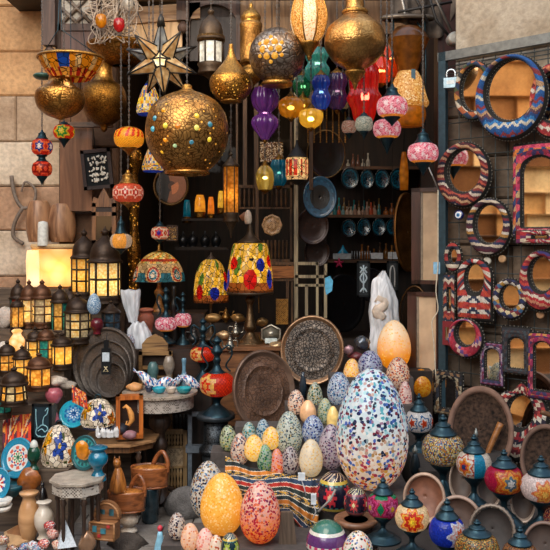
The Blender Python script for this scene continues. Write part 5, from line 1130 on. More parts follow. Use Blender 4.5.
# blue and white ceramic birds and bowls on the round table
def ccf(a, v, y, k, i): return '#2a6aa8' if sin(a*6+v*9)*sin(v*23-a*3) > .1 else '#c83a4a' if sin(a*11+v*15) > .93 else '#e4e8ec'
def bird(lb, x, yb, L, Y, dr, up):
    t = T('ceramic_fish', lb, 'figurine', x, yb, Y, solo=True); V, Fc, C = [], [], []; n, m = 20, 14
    for i in range(n+1):
        f = i/n; rr = (sin(pi*min(1, f*1.15+.02))**.7*.33+.06*(f > .8)*(f-.8)*8+.02)*L*.8; cx = x+dr*(f-.5)*L; cy = yb-L*.22-up*(f-.3)
        for k in range(m):
            a = 2*pi*k/m; V.append(t.p(cx+rr*.3*cos(a)*dr*0, cy-rr*cos(a), -rr*.75*sin(a)))
    for i in range(n):
        for k in range(m): Fc.append((i*m+k, i*m+(k+1) % m, (i+1)*m+(k+1) % m, (i+1)*m+k)); C.append(lin(ccf(2*pi*k/m, i/n, 0, k, i)))
    Fc += [tuple(range(m)), tuple(n*m+k for k in range(m))[::-1]]; C += [lin('#2a6aa8')]*2
    return t.add('ceramic_fish', V, Fc, vcol(.15, coat=.8), True, C)
bird('blue and white ceramic fish leaning upright at the left of the inlaid table', 146, 389, 25, 4.72, -1, 20)
bird('blue and white ceramic fish lying in the middle of the inlaid table', 165, 390, 24, 4.76, 1, 8)
bird('white ceramic fish with blue fins at the right of the inlaid table', 189, 388, 22, 4.76, -1, 10)
bird('small blue and white ceramic fish standing behind the middle one', 177, 389, 19, 4.84, 1, 16)
bird('small white ceramic bird between the upright fish and the middle one', 156, 389, 16, 4.83, -1, 12)
for lb, x, w, c, y in (('small turquoise bowl at the front of the inlaid table', 159, 13, '#1c9ab0', 393), ('green blue oval bowl right of the small turquoise one', 184, 15, '#1a8f98', 393), ('dark navy small bowl beside the turquoise one', 149, 8, '#1c2c4a', 392), ('white and pink small dish between the two turquoise bowls', 171, 10, '#c8b8a8', 393)):
    vase('ceramic_bowl', lb, 'bowl', x, [(w*.30, y-3), (w*.5, y-5.6), (w*.52, y-5), (w*.42, y-1.5), (w*.28, y)], 4.61, plain(c, .15, coat=.7), sm=2)
rock('orange_shell', 'orange brown shell on the left end of the inlaid table', 'shell', 135, 387, 17, 9, 4.7, plain('#c8905a', .5), seed=8)
vase('glass_flask', 'pale blue slim glass flask standing behind the ceramic fish', 'flask', 184, [(2, 358), (2.4, 360), (1.8, 366), (2, 372), (4, 378), (4, 386), (3, 390)], 4.88, glass('#7aa8c0', .1, .3), sm=3)
vase('glass_flask', 'clear decorated carafe behind the ceramic fish', 'flask', 169, [(3, 356), (5, 360), (6, 366), (4, 372), (2.5, 376), (5, 382), (5.5, 390)], 4.88, glass('#a89a8a', .1, .4), sm=3)
vase('painted_jar', 'small teal and brown painted jar at the back of the inlaid table', 'jar', 153, [(3, 362), (5, 366), (5.5, 372), (4, 378), (4, 390)], 4.90, plain('#4a6a6a', .3), sm=3)
# ---------------------------------------------------------------- cats, baskets, vases
CW = wood('#c8803a', '#6a3814', .3, .7, 2, .4); CB = wood('#b0683a', '#5c3016', .35, .7, 0, .3)
def cat_fig(lb, x, yt, yb, Y, mat, face=-1):
    s_ = (yb-yt)/34.; t = T('cat_figurine', lb, 'figurine', x, yb, Y)
    Pf = [(6.4, 34), (8, 31), (7.4, 25), (5.6, 18), (3.8, 13), (2.9, 11)]
    t.lathe('body', [(r*s_, yb-(34-z)*s_) for r, z in reversed(Pf)], mat, kd=1.25, seg=20); hx = x+face*1.0*s_
    t.lathe('head', [(.4*s_, yt+2.2*s_), (3.1*s_, yt+4*s_), (3.7*s_, yt+7*s_), (2.8*s_, yt+10*s_), (1.2*s_, yt+12*s_)], mat, x=hx, kd=1.2, seg=16)
    for e in (-1, 1): t.lathe('ear', [(.1, yt), (1.3*s_, yt+3.8*s_)], mat, x=hx+e*2.2*s_, seg=8, sm=1)
    t.tubes('front_legs', [[(x+e*2.2*s_, yt+14*s_, -3*s_), (x+e*2.3*s_, yb-2*s_, -5.5*s_), (x+e*2.4*s_, yb-.8*s_, -8*s_)] for e in (-1, 1)], 1.3*s_, mat)
    t.tube('tail', [(x+4*s_, yb-1.5*s_, 3*s_), (x+7*s_, yb-2*s_, 0), (x+6.5*s_, yb-1.2*s_, -5*s_)], 1.1*s_, mat, sm=3)
    t.lathe('nose', [(.2*s_, yt+6.4*s_), (1.1*s_, yt+7.3*s_), (.3*s_, yt+8.4*s_)], mat, x=hx, d=-4.2*s_, seg=8, sm=1); return t
def basket(lb, x, yb, w, h, Y, rz=0):
    t = T('wooden_basket', lb, 'basket', x, yb, Y, rz=rz); r = w/2
    def oc(a): return 1
    t.lathe('bowl', [(r*.84, yb), (r*.96, yb-2), (r, yb-h*.8), (r*1.03, yb-h), (r*.93, yb-h*.9), (r*.86, yb-h*.35)][::-1], CB, seg=36, sm=2, kd=.66, rib=.06, ribn=6)
    t.tube('handle', [(x+r*.1, yb-h+1, 6), (x+r*.35, yb-h-9, 4), (x+r*.7, yb-h-14, 0), (x+r*.98, yb-h-5, -3), (x+r*.95, yb-h+6, -3)], 2.2, CB, sm=5, seg=8); t.lathe('lid', [(.5, yb-h-1), (r*.6, yb-h), (r*.96, yb-h+1.2)], CW, seg=30, sm=1, kd=.66); t.lathe('foot', [(r*.86, yb-1.5), (r*.98, yb), (r*.98, yb+1)], CB, seg=30, sm=1, kd=.66); return t
def stump(name, lb, cat, x, prof, Y, mat): return vase(name, lb, cat, x, prof, Y, mat)
b1 = basket('carved wooden basket with an arched handle, lower one holding a cat', 127, 509, 37, 19, 4.22)
b2 = basket('carved wooden basket with an arched handle, upper one near the lattice screen', 150, 485, 37, 19, 4.42)
cat_fig('seated brown wooden cat on the lower carved basket', 118, 456, 492, 4.2, CW)
cat_fig('small black cat figurine sitting on the cream onyx vase', 43, 481, 501, 4.02, plain('#0c0d10', .25, coat=.5))
stump('onyx_pedestal', 'white banded onyx vase holding up the lower carved basket', 'vase', 129, [(7, 511), (6, 513), (9, 517), (9, 522), (5, 526), (8, 529), (8.4, 531)], 4.22, stone('#e8dccc', '#b89878', 16, .1, .3))
stump('glass_cylinder', 'dark blue grey glass cylinder under the upper carved basket', 'vase', 150, [(8, 487), (8.6, 491), (8.6, 516), (7.5, 522)], 4.4, glass('#263840', .15, .2))
vase('onyx_vase', 'tall peach onyx vase with a flared lip behind the white one', 'vase', 29, [(9.5, 492), (9, 494), (6, 498), (9.5, 508), (10.5, 520), (8, 534), (5, 542), (7, 546)], 4.06, wood('#d8a878', '#a8784a', .3, .2, 0, .5))
vase('onyx_vase', 'white onyx vase under the small black cat', 'vase', 44, [(7, 501), (7.6, 502), (5, 506), (9.5, 515), (9, 525), (5, 534), (7, 538)], 3.98, wood('#e0d8cc', '#b8a890', .3, .2, 0, .5))
t = T('plate_stack', 'pair of white bowls stacked at the left edge', 'bowls', 2, 512, 4.05); [t.lathe('bowl', [(9, y-5), (10, y-6), (8, y-1), (4, y)], plain('#d8d4cc', .3), sm=1) for y in (505, 511)]
t = T('ceramic_bowl', 'dark teal bowl stack behind the turquoise plate', 'bowl', 12, 496, 4.18, solo=True); t.lathe('bowl', [(12, 484), (13, 486), (9, 492), (5, 496)], plain('#1a4a54', .3), sm=2)
# low group at the bottom left
t = T('carved_box', 'open carved wooden casket with coloured inlay flowers', 'casket', 105, 538, 3.92, rz=-14); bx = wood('#9a6a44', '#5a3820', .5, .7, 0)
t.box('casket_body', 93, 521, 117, 538, -7, 7, bx); t.prism('lid', [(92, 521)]+[(105+13.5*cos(a*pi/14), 518-16*sin(a*pi/14)) for a in range(13, 0, -1)]+[(118, 520)], 4, 8, bx); t.tubes('carved_edging', [[(93, 521, -7), (117, 521, -7)], [(93, 537, -7), (117, 537, -7)], [(93, 521, -7), (93, 538, -7)], [(117, 521, -7), (117, 538, -7)]]+[crom([(105+12*cos(a*pi/14), 519-14.5*sin(a*pi/14), 3.6) for a in range(0, 15, 2)], 2)], 1.2, wood('#b88454', '#6a4426', .5, .7, 0)); t.boxes('inlay_flowers', [(96, 524, 100, 530, -8, -7), (104, 526, 109, 531, -8, -7), (98, 511, 103, 516, 4, 5), (107, 510, 112, 517, 4, 5)], plain('#3a7a8a', .4), label='blue inlay flowers'); t.boxes('red_flowers', [(101, 532, 104, 535, -8, -7), (110, 522, 113, 525, -8, -7)], plain('#b83a3a', .4), label='red inlay flowers')
t = T('open_book', 'open tan leather box with a pressed pattern lying flat', 'book', 18, 540, 4.1); lea = plain('#b8946c', .6, sc=20)
V = [t.p(*p) for p in [(4, 532, 0), (17, 540, -24), (33, 534, -14), (20, 526, 12)]]; V += [(x, y, z-.012) for x, y, z in V]
t.add('cover', V, [(0, 1, 2, 3), (7, 6, 5, 4), (0, 4, 5, 1), (1, 5, 6, 2), (2, 6, 7, 3), (3, 7, 4, 0)], lea, False)
V = [(x*.8+.0, y*.8, z+.003) for x, y, z in V[:4]]; V += [(x, y, z-.002) for x, y, z in V]; t.add('pressed_panel', V, [(0, 1, 2, 3), (7, 6, 5, 4), (0, 4, 5, 1), (1, 5, 6, 2), (2, 6, 7, 3), (3, 7, 4, 0)], plain('#8a5f3c', .6), False, label='darker pressed panel')
t = T('alabaster_pyramid', 'pale blue white alabaster pyramid', 'pyramid', 66, 545, 3.86, solo=True, rz=20); V = [t.p(*p) for p in [(57, 545, -8), (76, 545, -8), (76, 545, 8), (57, 545, 8), (65, 519, 0)]]; t.add('p', V, [(0, 1, 4), (1, 2, 4), (2, 3, 4), (3, 0, 4), (3, 2, 1, 0)], stone('#dce4ec', '#b8c4cc', 8, .1, .35), False)
rock('quartz_stone', 'shiny copper and white stone between pyramid and casket', 'stone', 87, 543, 16, 24, 3.85, plain('#a88468', .2, .5, sc=15), seed=14)
for i, (x, y, c) in enumerate(((44, 544, '#c86a5a'), (53, 534, '#d8a090'), (50, 526, '#b8504a'), (58, 545, '#e0b8a0'), (33, 546, '#c8d0d8'), (25, 548, '#6a8ab0'), (38, 549, '#8aa8c0'), (62, 551, '#a84a3a'), (12, 550, '#a07a5a'), (3, 540, '#b89878'))):
    lb = ['red and cream beaded trinket left of the pyramid', 'pale pink trinket topmost beside the pyramid', 'dark pink trinket behind the pale pink one', 'cream trinket at the foot of the pyramid', 'white shell trinket at the bottom edge', 'blue trinket at the bottom edge left of the white shell', 'light blue trinket at the bottom edge', 'brick red trinket at the bottom edge under the pyramid', 'tan flat stone at the bottom left corner', 'tan flat stone at the left edge above the corner'][i]
    rock('trinket', lb, 'trinket', x, y, 12, 10, 3.86+.03*(i % 3), chips(c, ['#e8e0d8', '#2a3a5a', c, '#b83a3a'], 200, .6, emis=0, trans=.05), 'trinkets at the bottom left', seed=i)
rock('pale_rock', 'large grey rock beside the lattice screen on the paving', 'rock', 186, 505, 40, 36, 4.5, stone('#7a7674', '#4a4644', 9, .8), seed=21)
rock('pale_rock', 'dark brown sacking bundle at the bottom left centre', 'bundle', 128, 546, 38, 26, 4.05, stone('#5a5048', '#2e2824', 9, .8), seed=22)
t = T('figurine', 'small blue and red clothed figurine standing at the bottom edge', 'figurine', 160, 550, 3.75); t.lathe('body', [(2, 531), (3, 536), (6, 549), (6, 551)], plain('#8ac0d8', .4), sm=1); t.lathe('head', [(.4, 525), (2.6, 527), (2.4, 530), (1, 532)], plain('#c83a4a', .5), sm=2, seg=12)
t = T('figurine', 'dark cone shaped figurine beside the blue one', 'figurine', 168, 552, 3.78, solo=True); t.lathe('b', [(.4, 530), (3, 538), (5, 552)], plain('#2c3440', .4), sm=1)
# ================================================================ doorway: frames, furniture, leaded lamps
t = art('framed_calligraphy', 'dark framed calligraphy panel in white script on black, tilted', 84, 149, 114, 189, 5.42, wood('#2e150e', '#140806', .6, coat=0), BK, None, fw=3.5)
t.o.rotation_euler = (0, -.10, 0); r = random.Random(8); L = []
for row in range(5):
    y = 158+row*5.4; x = 91
    while x < 107: 
        P = [(x+r.uniform(0, 3), y+r.uniform(-2.4, 2.4)) for _ in range(3)]; L.append(q([(a, b) for a, b in P])); x += r.uniform(1.6, 3.2)
t.tubes('white_script', L, .85, plain('#dcd8cc', .6), 5); t.cord([(99, 149, 1), (99, -14, 1)])
t = T('inlaid_mirror', 'tall wooden mirror with a crested inlaid frame beside the calligraphy', 'mirror', 104, 245, 5.3); wm = wood('#8a5c34', '#4a2c16', .4, .7, 2)
t.prism('crest', [(92, 203), (94, 197), (98, 199), (101, 193), (104, 188), (107, 193), (110, 199), (114, 197), (116, 203)], -1, 3, wm); t.boxes('frame', [(92, 203, 96, 244, -1, 3), (112, 203, 116, 244, -1, 3), (92, 203, 116, 207, -1, 3), (92, 212, 116, 216, -1, 3), (92, 240, 116, 244, -1, 3)], wm)
t.box('upper_panel', 96, 207, 112, 212, 0, 2, plain('#2a1a12')); t.box('mirror_glass', 96, 216, 112, 240, 0, 2, mirror('#c8b090'))
t = T('niche_board', 'brown wooden board in the recess left of the calligraphy panel', 'board', 75, 212, 5.5, solo=True); t.box('b', 60, 128, 92, 211, 0, 2, wood('#8a5f42', '#5a3c28', .7, .3, 2))
t = T('wooden_plank', 'horizontal wooden shelf plank under the brass globe row', 'shelf', 75, 140, 5.4); t.box('plank', 66, 122, 112, 127, 0, 6, wood('#6a4a30', '#3a2616', .7)); t.tubes('chains', [[(70, 122, 3), (70, -14, 3)], [(108, 122, 3), (108, -14, 3)]], .4, IRON())
# round framed painting
t = T('round_picture', 'round brass framed picture of a figure under the big brass globe', 'picture', 171, 207, 5.35); t.disc('brass_rim', 171, 186, 18, 20, [(1, 2), (1, -1), (.94, -1.8), (.86, -.5), (.84, 1)], brass('#6a5030', '#2a1a0c', .4, 90, .5)); 
t.disc('painted_panel', 171, 186, 15.2, 17, [(1, 1)]+[(f/10, .8) for f in range(9, 0, -1)]+[(.02, .8)], vcol(.5), cf=lambda a, f: '#14100c' if 3.4 < a < 6.0 and f > .2 else '#c87848' if (f < .5 and 1 < a < 3) else '#8a5434' if f > .3 else '#4a2c1c')
t = art('mosaic_tile', 'small square mosaic tile frame right of the violet flower lamp', 166, 225, 178, 241, 5.6, wood('#4a3018'), chips('#5a3c1c', ['#c89848', '#2a1a0c', '#8a6430'], 160, .8, emis=0, trans=.02), fw=1, cat='tile')
# bottom row of teapots dimly seen
for i, x in enumerate((183, 193, 205, 216)):
    vase('metal_teapot', ['leftmost', 'second from left', 'third from left', 'rightmost'][i]+' of the dim pewter teapots on the dark shelf', 'teapot', x, [(.5, 231), (1.5, 234), (4.6, 238), (5, 242), (3.4, 246), (3.8, 247)], 6.6, plain('#3a3c40', .3, .8), group='dim teapots on the dark shelf')
t = T('wall_shelf', 'dark shelf carrying the dim teapots', 'shelf', 200, 250, 6.6, solo=True); t.box('b', 176, 247, 228, 250, -6, 6, DW)
t = T('wall_shelf', 'dark shelf carrying the row of glowing shades', 'shelf', 205, 223, 6.6, solo=True); t.box('b', 182, 218.5, 226, 221, -6, 6, DW)
# leaded lamps
def scallop(a, v, y, k, i):
    if v < .12: return '#6a5a30'
    if .38 < v < .46: return '#b8402c'
    if v < .5: return ['#e8c060', '#b8c88a', '#f0dca0', '#d88a3a'][(int(a*6+20)+int(v*12)) % 4]
    d = ((a+.1+pi/6) % (pi/3))-pi/6; q = sqrt((d*1.5)**2+((v-.78)*1.9)**2)
    return '#e8e0d0' if q < .14 else '#3a8aa8' if q < .24 else '#e8d8c0' if q < .28 else '#c8442c' if q < .38 else '#e8c890' if q < .46 else ('#c8b088' if v < .72 else '#2f7a98')
t = T('leaded_table_lamp', 'broad domed leaded lamp with red and blue scallops on a turned foot', 'lamp', 159, 312, 5.6)
t.lathe('glass_shade', [(3, 251), (12, 255), (20, 263), (24.5, 273), (26, 281)], tiffany(34, .04, .12), seg=150, cf=scallop, sm=10, caps=False); t.lathe('finial', [(.4, 244), (1.6, 247), (1.2, 249), (3.4, 252)], BR, sm=1); t.lathe('foot', [(2, 281), (2.4, 288), (5, 292), (3, 298), (4, 304), (6.5, 309), (7, 312)], wood('#a8743c', '#5a3818', .4)); t.light(159, 270, 0, 15, .9)
def flor(reds, blues, ctr):
    def cf(a, v, y, k, i):
        if v < .05 or v > .95: return '#6a3a1c'
        for a0, v0, ra_, rv in reds:
            if ((a-a0)/ra_)**2+((v-v0)/rv)**2 < 1: return '#d01818'
        for a0, v0, ra_, rv in blues:
            if ((a-a0)/ra_)**2+((v-v0)/rv)**2 < 1: return '#1c2fc0'
        if v > .86: return '#a8602c'
        if sin(a*5+1.3)*cos(v*7+a*2) > .62: return '#5a8a3a'
        return '#f4c838' if (int(a*9+30)+int(v*9)) % 4 else '#f8e0a0'
    return cf
t = T('leaded_table_lamp', 'small leaded glass dome lamp with red and blue petals, left of the larger', 'lamp', 211, 340, 5.35)
t.lathe('glass_shade', [(3, 258), (10, 263), (15, 274), (17, 288), (17.3, 302)], tiffany(36, .05, .16), seg=130, cf=flor([(-.65, .8, .25, .12), (1.3, .55, .3, .1)], [(.3, .82, .28, .1), (1.2, .7, .3, .1)], 0), sm=10, caps=False); t.lathe('cap', [(.4, 252), (1.5, 255), (6, 260)], DM, sm=2); t.lathe('stand', [(1.6, 300), (1.6, 328), (5, 334), (9, 338), (9, 340)], DM, sm=2); t.light(211, 283, 0, 11, .8)
t = T('leaded_table_lamp', 'largest leaded glass lamp with red and blue tulips around its rim', 'lamp', 250, 347, 5.15)
t.lathe('glass_shade', [(13, 243), (17, 245), (20, 258), (22.5, 274), (23.5, 292)], tiffany(30, .04, .18), seg=150, cf=flor([(.05, .8, .3, .13), (-.85, .58, .25, .1), (1.2, .55, .25, .1)], [(.55, .6, .22, .1), (1.05, .8, .2, .13), (-1.25, .8, .2, .12)], 0), sm=10, caps=False)
t.lathe('cap', [(1, 222), (2.5, 228), (3, 232), (6, 237), (14, 243)], DM, sm=2); t.lathe('stand', [(3, 291), (3, 296), (5, 300), (2.6, 306), (4, 318), (6.5, 328), (4, 332), (8, 338), (14, 344), (15, 347)], brass('#8a6f50', '#3a2818', .35, 60, .4), sm=3); t.lathe('rim_band', [(23.4, 291), (24, 293), (23, 294)], DM, sm=1)
t.light(250, 271, 0, 14, 1.3); t.tubes('pull_chain', [[(259, 292, -8), (259, 312, -8)]], .4, BR)
t = T('angel_figurine', 'small white and brown figurine perched above the largest leaded lamp', 'figurine', 248, 224, 5.15); t.lathe('body', [(1, 210), (3, 213), (4, 219), (3, 224)], plain('#d8c8b4', .5), sm=2); t.lathe('wings', [(1, 212), (6, 216), (3, 221)], plain('#8a5a3a', .5), sm=1, kd=.3, x=245)
# spindle racks and slender posts
TW = wood('#6a4a2c', '#2f1e10', .6, .6, 2); TWL = wood('#a89878', '#5a4c3a', .6, .6, 2)
def post(lb, x, y0, y1, w, Y, m): t = T('wooden_post', lb, 'post', x, y1, Y, solo=True); t.box('b', x-w/2, y0, x+w/2, y1, -2, 2, m)
post('brown post behind the long amber lantern', 245, -14, 186, 4, 5.6, TW); post('thin brown post right of the long amber lantern', 255, -14, 186, 2, 5.65, TW)
post('slender inlaid post right of the largest leaded lamp', 296, -14, 345, 4, 5.4, TWL); post('brown post behind the cream drum lantern', 311, -14, 190, 3.5, 5.5, TW); post('brown post left of the octagonal plaque', 257, -14, 245, 3, 5.5, TW)
t = T('spindle_rack', 'rack of turned spindles in the dark behind the leaded lamps', 'rack', 262, 262, 5.75)
for y, n in ((188, 11), (240, 7)):
    for k in range(n):
        x = 240+k*4.6 if y == 188 else 264+k*3.8; t.lathe('spindle', [(.7, y), (1.3, y+4), (.8, y+9), (1.2, y+15), (.5, y+19)], TW, x=x, seg=8, sm=2)
t.boxes('rails', [(236, -14, 238, 209, -2, 2), (290, -14, 292, 262, -2, 2), (236, 185, 292, 188, -2, 2), (236, 207, 292, 209, -2, 2), (262, 259, 292, 262, -2, 2)], TW)
t = T('square_tile', 'square carved tile with white dots above the small lit lantern', 'tile', 271, 163, 5.5, solo=True); t.box('b', 260, 142, 283, 162, 0, 2, chips('#7a5430', ['#c8a878', '#3a2414', '#e0cca8'], 150, .8, emis=0, trans=.02)); t.cord([(271, 143, 1), (271, -14, 1)])
t = T('octagonal_plaque', 'octagonal inlaid wooden plaque on the back of the shop', 'plaque', 272, 237, 5.4, solo=True); t.disc('b', 272, 225, 10.5, 11, [(1, 2), (1, 0), (.8, -.5), (.78, 0), (.5, 0), (.48, -.4), (.02, -.4)], inlay('#b8946a', '#5a3a20', 160), seg=8); t.cord([(272, 216, 1), (272, -14, 1)])
plate('blue ring patterned plate with a dark centre', 320, 197, 34, 42, 5.5, fl(['#0c0a0a', '#1a1210', '#16161a', '#0f1a20', '#1f5a7a', ('#1c4a68', '#2a6a8c'), '#1f5a7a'], 12), tilt=.05)
def dish(lb, cx, cy, w, h, Y, c='#1c1512', rz=0, rim=None, tilt=.05, name='metal_plate', cat='plate'):
    t = T(name, lb, cat, cx, cy+h/2, Y, rz=rz, solo=rim is None); t.disc('dish', cx, cy, w/2, h/2, [(1, 1.5), (1, -.2), (.96, -.6), (.88, .4), (.5, 1.2), (.02, 1.3)], plain(c, .22, .3, sc=15, bump=.05, spec=.4), tilt=tilt)
    if cy < 260: t.cord([(cx, cy-h/2+1, 1), (cx, -14, 1)], .3)
    if rim: t.disc('rim', cx, cy, w/2*1.02, h/2*1.02, [(1, 1.2), (1, -.8), (.95, -.9), (.94, .3)], rim, tilt=tilt)
dish('large dark round tray with a brass rim on the shop wall', 326, 154, 38, 48, 5.55, '#1c1612', rim=brass('#8a6a40', '#3a2614', .3, 60, .2)); dish('glossy dark brown plate catching a window reflection', 313, 226, 32, 38, 5.5, '#2a1610'); dish('glossy dark plate under the one with the window reflection', 317, 252, 26, 30, 5.6, '#24130e')
dish('large black round plate standing on the chest', 344, 303, 42, 58, 5.6, '#0f0e10', rz=20); dish('dark round tray edge between the plastic bag and the wooden mirror', 414, 318, 30, 64, 5.2, '#191410', rz=-40, rim=brass('#8a6a48', '#4a3420', .3, 60, .2))
dish('dark round plate behind the framed panels', 372, 285, 30, 34, 5.95, '#151317')
# pale carved easel frame
t = T('wooden_lattice', 'pale carved wooden window frame with a grid of bars', 'frame', 311, 318, 5.35); t.boxes('bars', [(295, 262, 298, 318, -1, 2), (305, 285, 308, 318, -1, 2), (316, 262, 318.5, 318, -1, 2), (324, 264, 327, 318, -1, 2), (295, 275, 327, 278, -1, 2), (295, 284, 327, 286.5, -1, 2), (298, 262, 318, 265, -1, 2)], TWL)
t = T('price_tag', 'light blue paper tag tied to the carved frame', 'tag', 328, 294, 5.2, solo=True); t.prism('b', [(325, 278), (330, 276), (333, 281), (332, 291), (326, 295), (325, 288)], 0, .6, plain('#5ab0d8', .6)); t.cord([(329, 278, 0), (324, 268, 3)], .3)
for lb, x0, y0, x1, y1, Y in (('black framed panel with a white carved motif standing behind the bag', 357, 261, 370, 297, 5.3), ('black framed panel with an arched grey motif right of the other', 387, 261, 398, 292, 5.3)):
    xm = (x0+x1)/2; m = (x1-x0)/2-2.4
    S = [q([(xm-m*.8, y0+6), (xm, y0+9), (xm+m*.8, y0+6)]), q([(xm-m*.8, y0+12), (xm, y0+8), (xm+m*.8, y0+12)]), q([(xm, y0+11), (xm-m*.8, y0+17), (xm, y0+22), (xm+m*.8, y0+17), (xm, y0+11)]), q([(xm-m*.8, y1-5), (xm, y1-9), (xm+m*.8, y1-5)]), q([(xm, y0+4), (xm, y1-4)])] if x0 < 380 else [q([(xm-m*.7, y1-5), (xm-m*.7, y0+10), (xm, y0+5), (xm+m*.7, y0+10), (xm+m*.7, y1-5)])]
    art('framed_picture', lb, x0, y0, x1, y1, Y, BK, plain('#1c2226', .5), S, plain('#a8b8c0' if x0 < 380 else '#8a8a88', .5), r=.9, fw=1.8).cord([((x0+x1)/2, y0, 1), ((x0+x1)/2, -14, 1)], .3)
# shelves on the right inside
su = T('shelf_unit', 'dark shelf unit at the back right of the shop with four boards', 'shelves', 366, 330, 6.7); 
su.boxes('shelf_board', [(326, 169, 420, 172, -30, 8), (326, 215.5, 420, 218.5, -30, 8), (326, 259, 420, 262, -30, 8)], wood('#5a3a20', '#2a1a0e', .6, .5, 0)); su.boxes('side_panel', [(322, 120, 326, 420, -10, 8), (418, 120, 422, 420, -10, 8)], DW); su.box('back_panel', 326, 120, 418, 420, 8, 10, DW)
def bottle(x, yb, h, w, Y, c, lb, grp, m=None):
    r = w/2; vase('glass_bottle', lb, 'bottle', x, [(r*.35, yb-h), (r*.5, yb-h*.93), (r*.35, yb-h*.86), (r*.4, yb-h*.65), (r, yb-h*.5), (r, yb-h*.08), (r*.8, yb)], Y, m or glass(c, .15, .4, .03), group=grp, seg=12, sm=2)
ORD = ['leftmost', 'second from the left', 'third from the left', 'fourth from the left', 'fifth from the left', 'sixth from the left', 'seventh from the left', 'eighth from the left', 'ninth from the left', 'tenth from the left', 'eleventh from the left', 'twelfth from the left', 'thirteenth from the left']
r = random.Random(5)
for i, x in enumerate(range(338, 372, 5)): bottle(x, 169, r.uniform(9, 17), 4, 6.58, r.choice(['#b89878', '#8a5a48', '#a83a2a', '#c8c0b0', '#6a4a3a']), ORD[i]+' of the perfume bottles on the top shelf board', 'bottles on the top shelf board')
for i, x in enumerate(range(331, 382, 4)): bottle(x, 215.5, r.uniform(8, 14), 3.4, 6.56, r.choice(['#d8b8a0', '#b8907a', '#c85a3a', '#8ab0b0', '#e0c8b0', '#3a8a8a']), ORD[i]+' of the small front row bottles on the second board', 'bottles in front on the second shelf board')
for i, x in enumerate(range(334, 384, 5)): bottle(x, 215.5, r.uniform(14, 18), 4, 6.66, r.choice(['#1c6a70', '#2a8a8a', '#6a4a2a', '#8a6a3a']), ORD[i]+' of the taller back row bottles on the second board', 'bottles behind on the second shelf board')
for i, x in enumerate(range(362, 408, 6)): bottle(x, 259, r.uniform(10, 17), 5, 6.62, r.choice(['#8a5a2a', '#a86a30', '#5a4030', '#c88a40', '#3a3a44']), ORD[i]+' of the small flasks on the third shelf board', 'flasks on the third shelf board')
for i, x in enumerate(range(386, 412, 6)): bottle(x, 215.5, r.uniform(8, 15), 5, 6.6, r.choice(['#a8602a', '#d89040', '#6a4020']), ORD[i]+' of the brown bottles at the right of the second board', 'brown bottles at the right of the second board')
TQ = fl(['#0a1e28', '#10384a', ('#0c2834', '#14485c'), ('#14485c', '#0c2834'), '#185a70', '#0c2834'], 10)
for lb, x, y, w, h in (('blue carved plate leftmost and brightest of the upper row', 350, 178, 18, 22), ('blue carved plate second in the upper row, very dark', 367, 179, 14, 20), ('blue carved plate third in the upper row', 382, 179, 15, 20), ('blue carved plate rightmost of the upper row', 398, 179, 17, 22),
    ('blue carved plate leftmost of the lower row', 349, 229, 15, 18), ('blue carved plate second in the lower row', 364, 228, 14, 18), ('blue carved plate third in the lower row', 379, 228, 14, 18), ('blue carved plate rightmost of the lower row', 393, 228, 14, 18)):
    plate(lb, x, y-(1 if y > 200 else 0), w, h, 6.44, TQ, tilt=.05, group='blue carved plates hanging before the shelves')
for i, (lb, x, w, c, y) in enumerate((('white paper card left on the low shelf', 342, 18, '#b8c4c8', 259), ('white paper card in the middle of the low shelf', 377, 12, '#c8ccd0', 257), ('white paper card at the right of the low shelf', 394, 12, '#c0c4c8', 254))):
    t = T('paper_card', lb, 'card', x, 259, 6.5-.03*i, solo=True); t.box('b', x-w/2, 253.5-(259-y)*.3, x+w/2, 259, 0, .6, plain(c, .7))
t = T('pink_flower', 'bright pink star flower ornament on the low shelf', 'ornament', 339, 268, 6.42); [t.tube('petal', [(339, 263, 0), (339+5*sin(a), 263-5*cos(a), -1)], [1.6, .5], plain('#e0306a', .5)) for a in [k*1.257 for k in range(5)]]
t = T('blue_ornament', 'small turquoise boat shaped ornament behind the left paper card', 'ornament', 343, 259, 6.58, solo=True); t.lathe('b', [(.3, 245), (2, 249), (6, 254), (4, 259)], glass('#2a9ac0', .2, .3, .05), sm=1, kd=.6)
t = T('comb_rack', 'row of slim silver pins standing on the low shelf', 'pins', 362, 259, 6.47); t.tubes('pins', [[(352+k*2.6, 259, 0), (352+k*2.6, 251, 0)] for k in range(8)], .5, plain('#a8b0b4', .3, .6))
# plastic bags
def bag(lb, P, Y, name='plastic_bag', tie=None):
    t = T(name, lb, 'bag', P[-1][2], P[-1][0], Y); V, Fc = [], []; n = 40; PP = crom([(float(a), float(b), float(c)) for a, b, c in P], 5)
    for i, (y, r_, x) in enumerate(PP):
        for k in range(n):
            a = 2*pi*k/n; q_ = 1+.10*sin(3*a+i*.12)+.09*sin(7*a-i*.10)+.04*sin(13*a+i*.2); V.append(t.p(x+r_*sin(a)*q_, y+.8*sin(5*a+i), -r_*.6*cos(a)*q_))
    for i in range(len(PP)-1):
        for k in range(n): Fc.append((i*n+k, (i+1)*n+k, (i+1)*n+(k+1) % n, i*n+(k+1) % n))
    t.add('bag_film', V, Fc, plastic_film(), True); return t
t = bag('clear plastic bag gathered to a point, hanging over the amber egg lamp', [(271, 1, 384), (280, 8, 382), (290, 11, 383), (300, 13, 384), (312, 14, 383), (328, 14, 384), (345, 15, 384), (356, 13, 386)], 4.95)
t.tube('paper_wrap', [(377, 297, -2), (384, 303, -4), (377, 311, -5), (382, 318, -4)], [6, 6], plain('#c8b8a8', .7), sm=4, seg=10)
bag('small clear plastic cup bag hanging under the broad leaded lamp', [(290, 9, 131), (294, 9, 131), (308, 7, 132), (322, 4, 133)], 5.15)
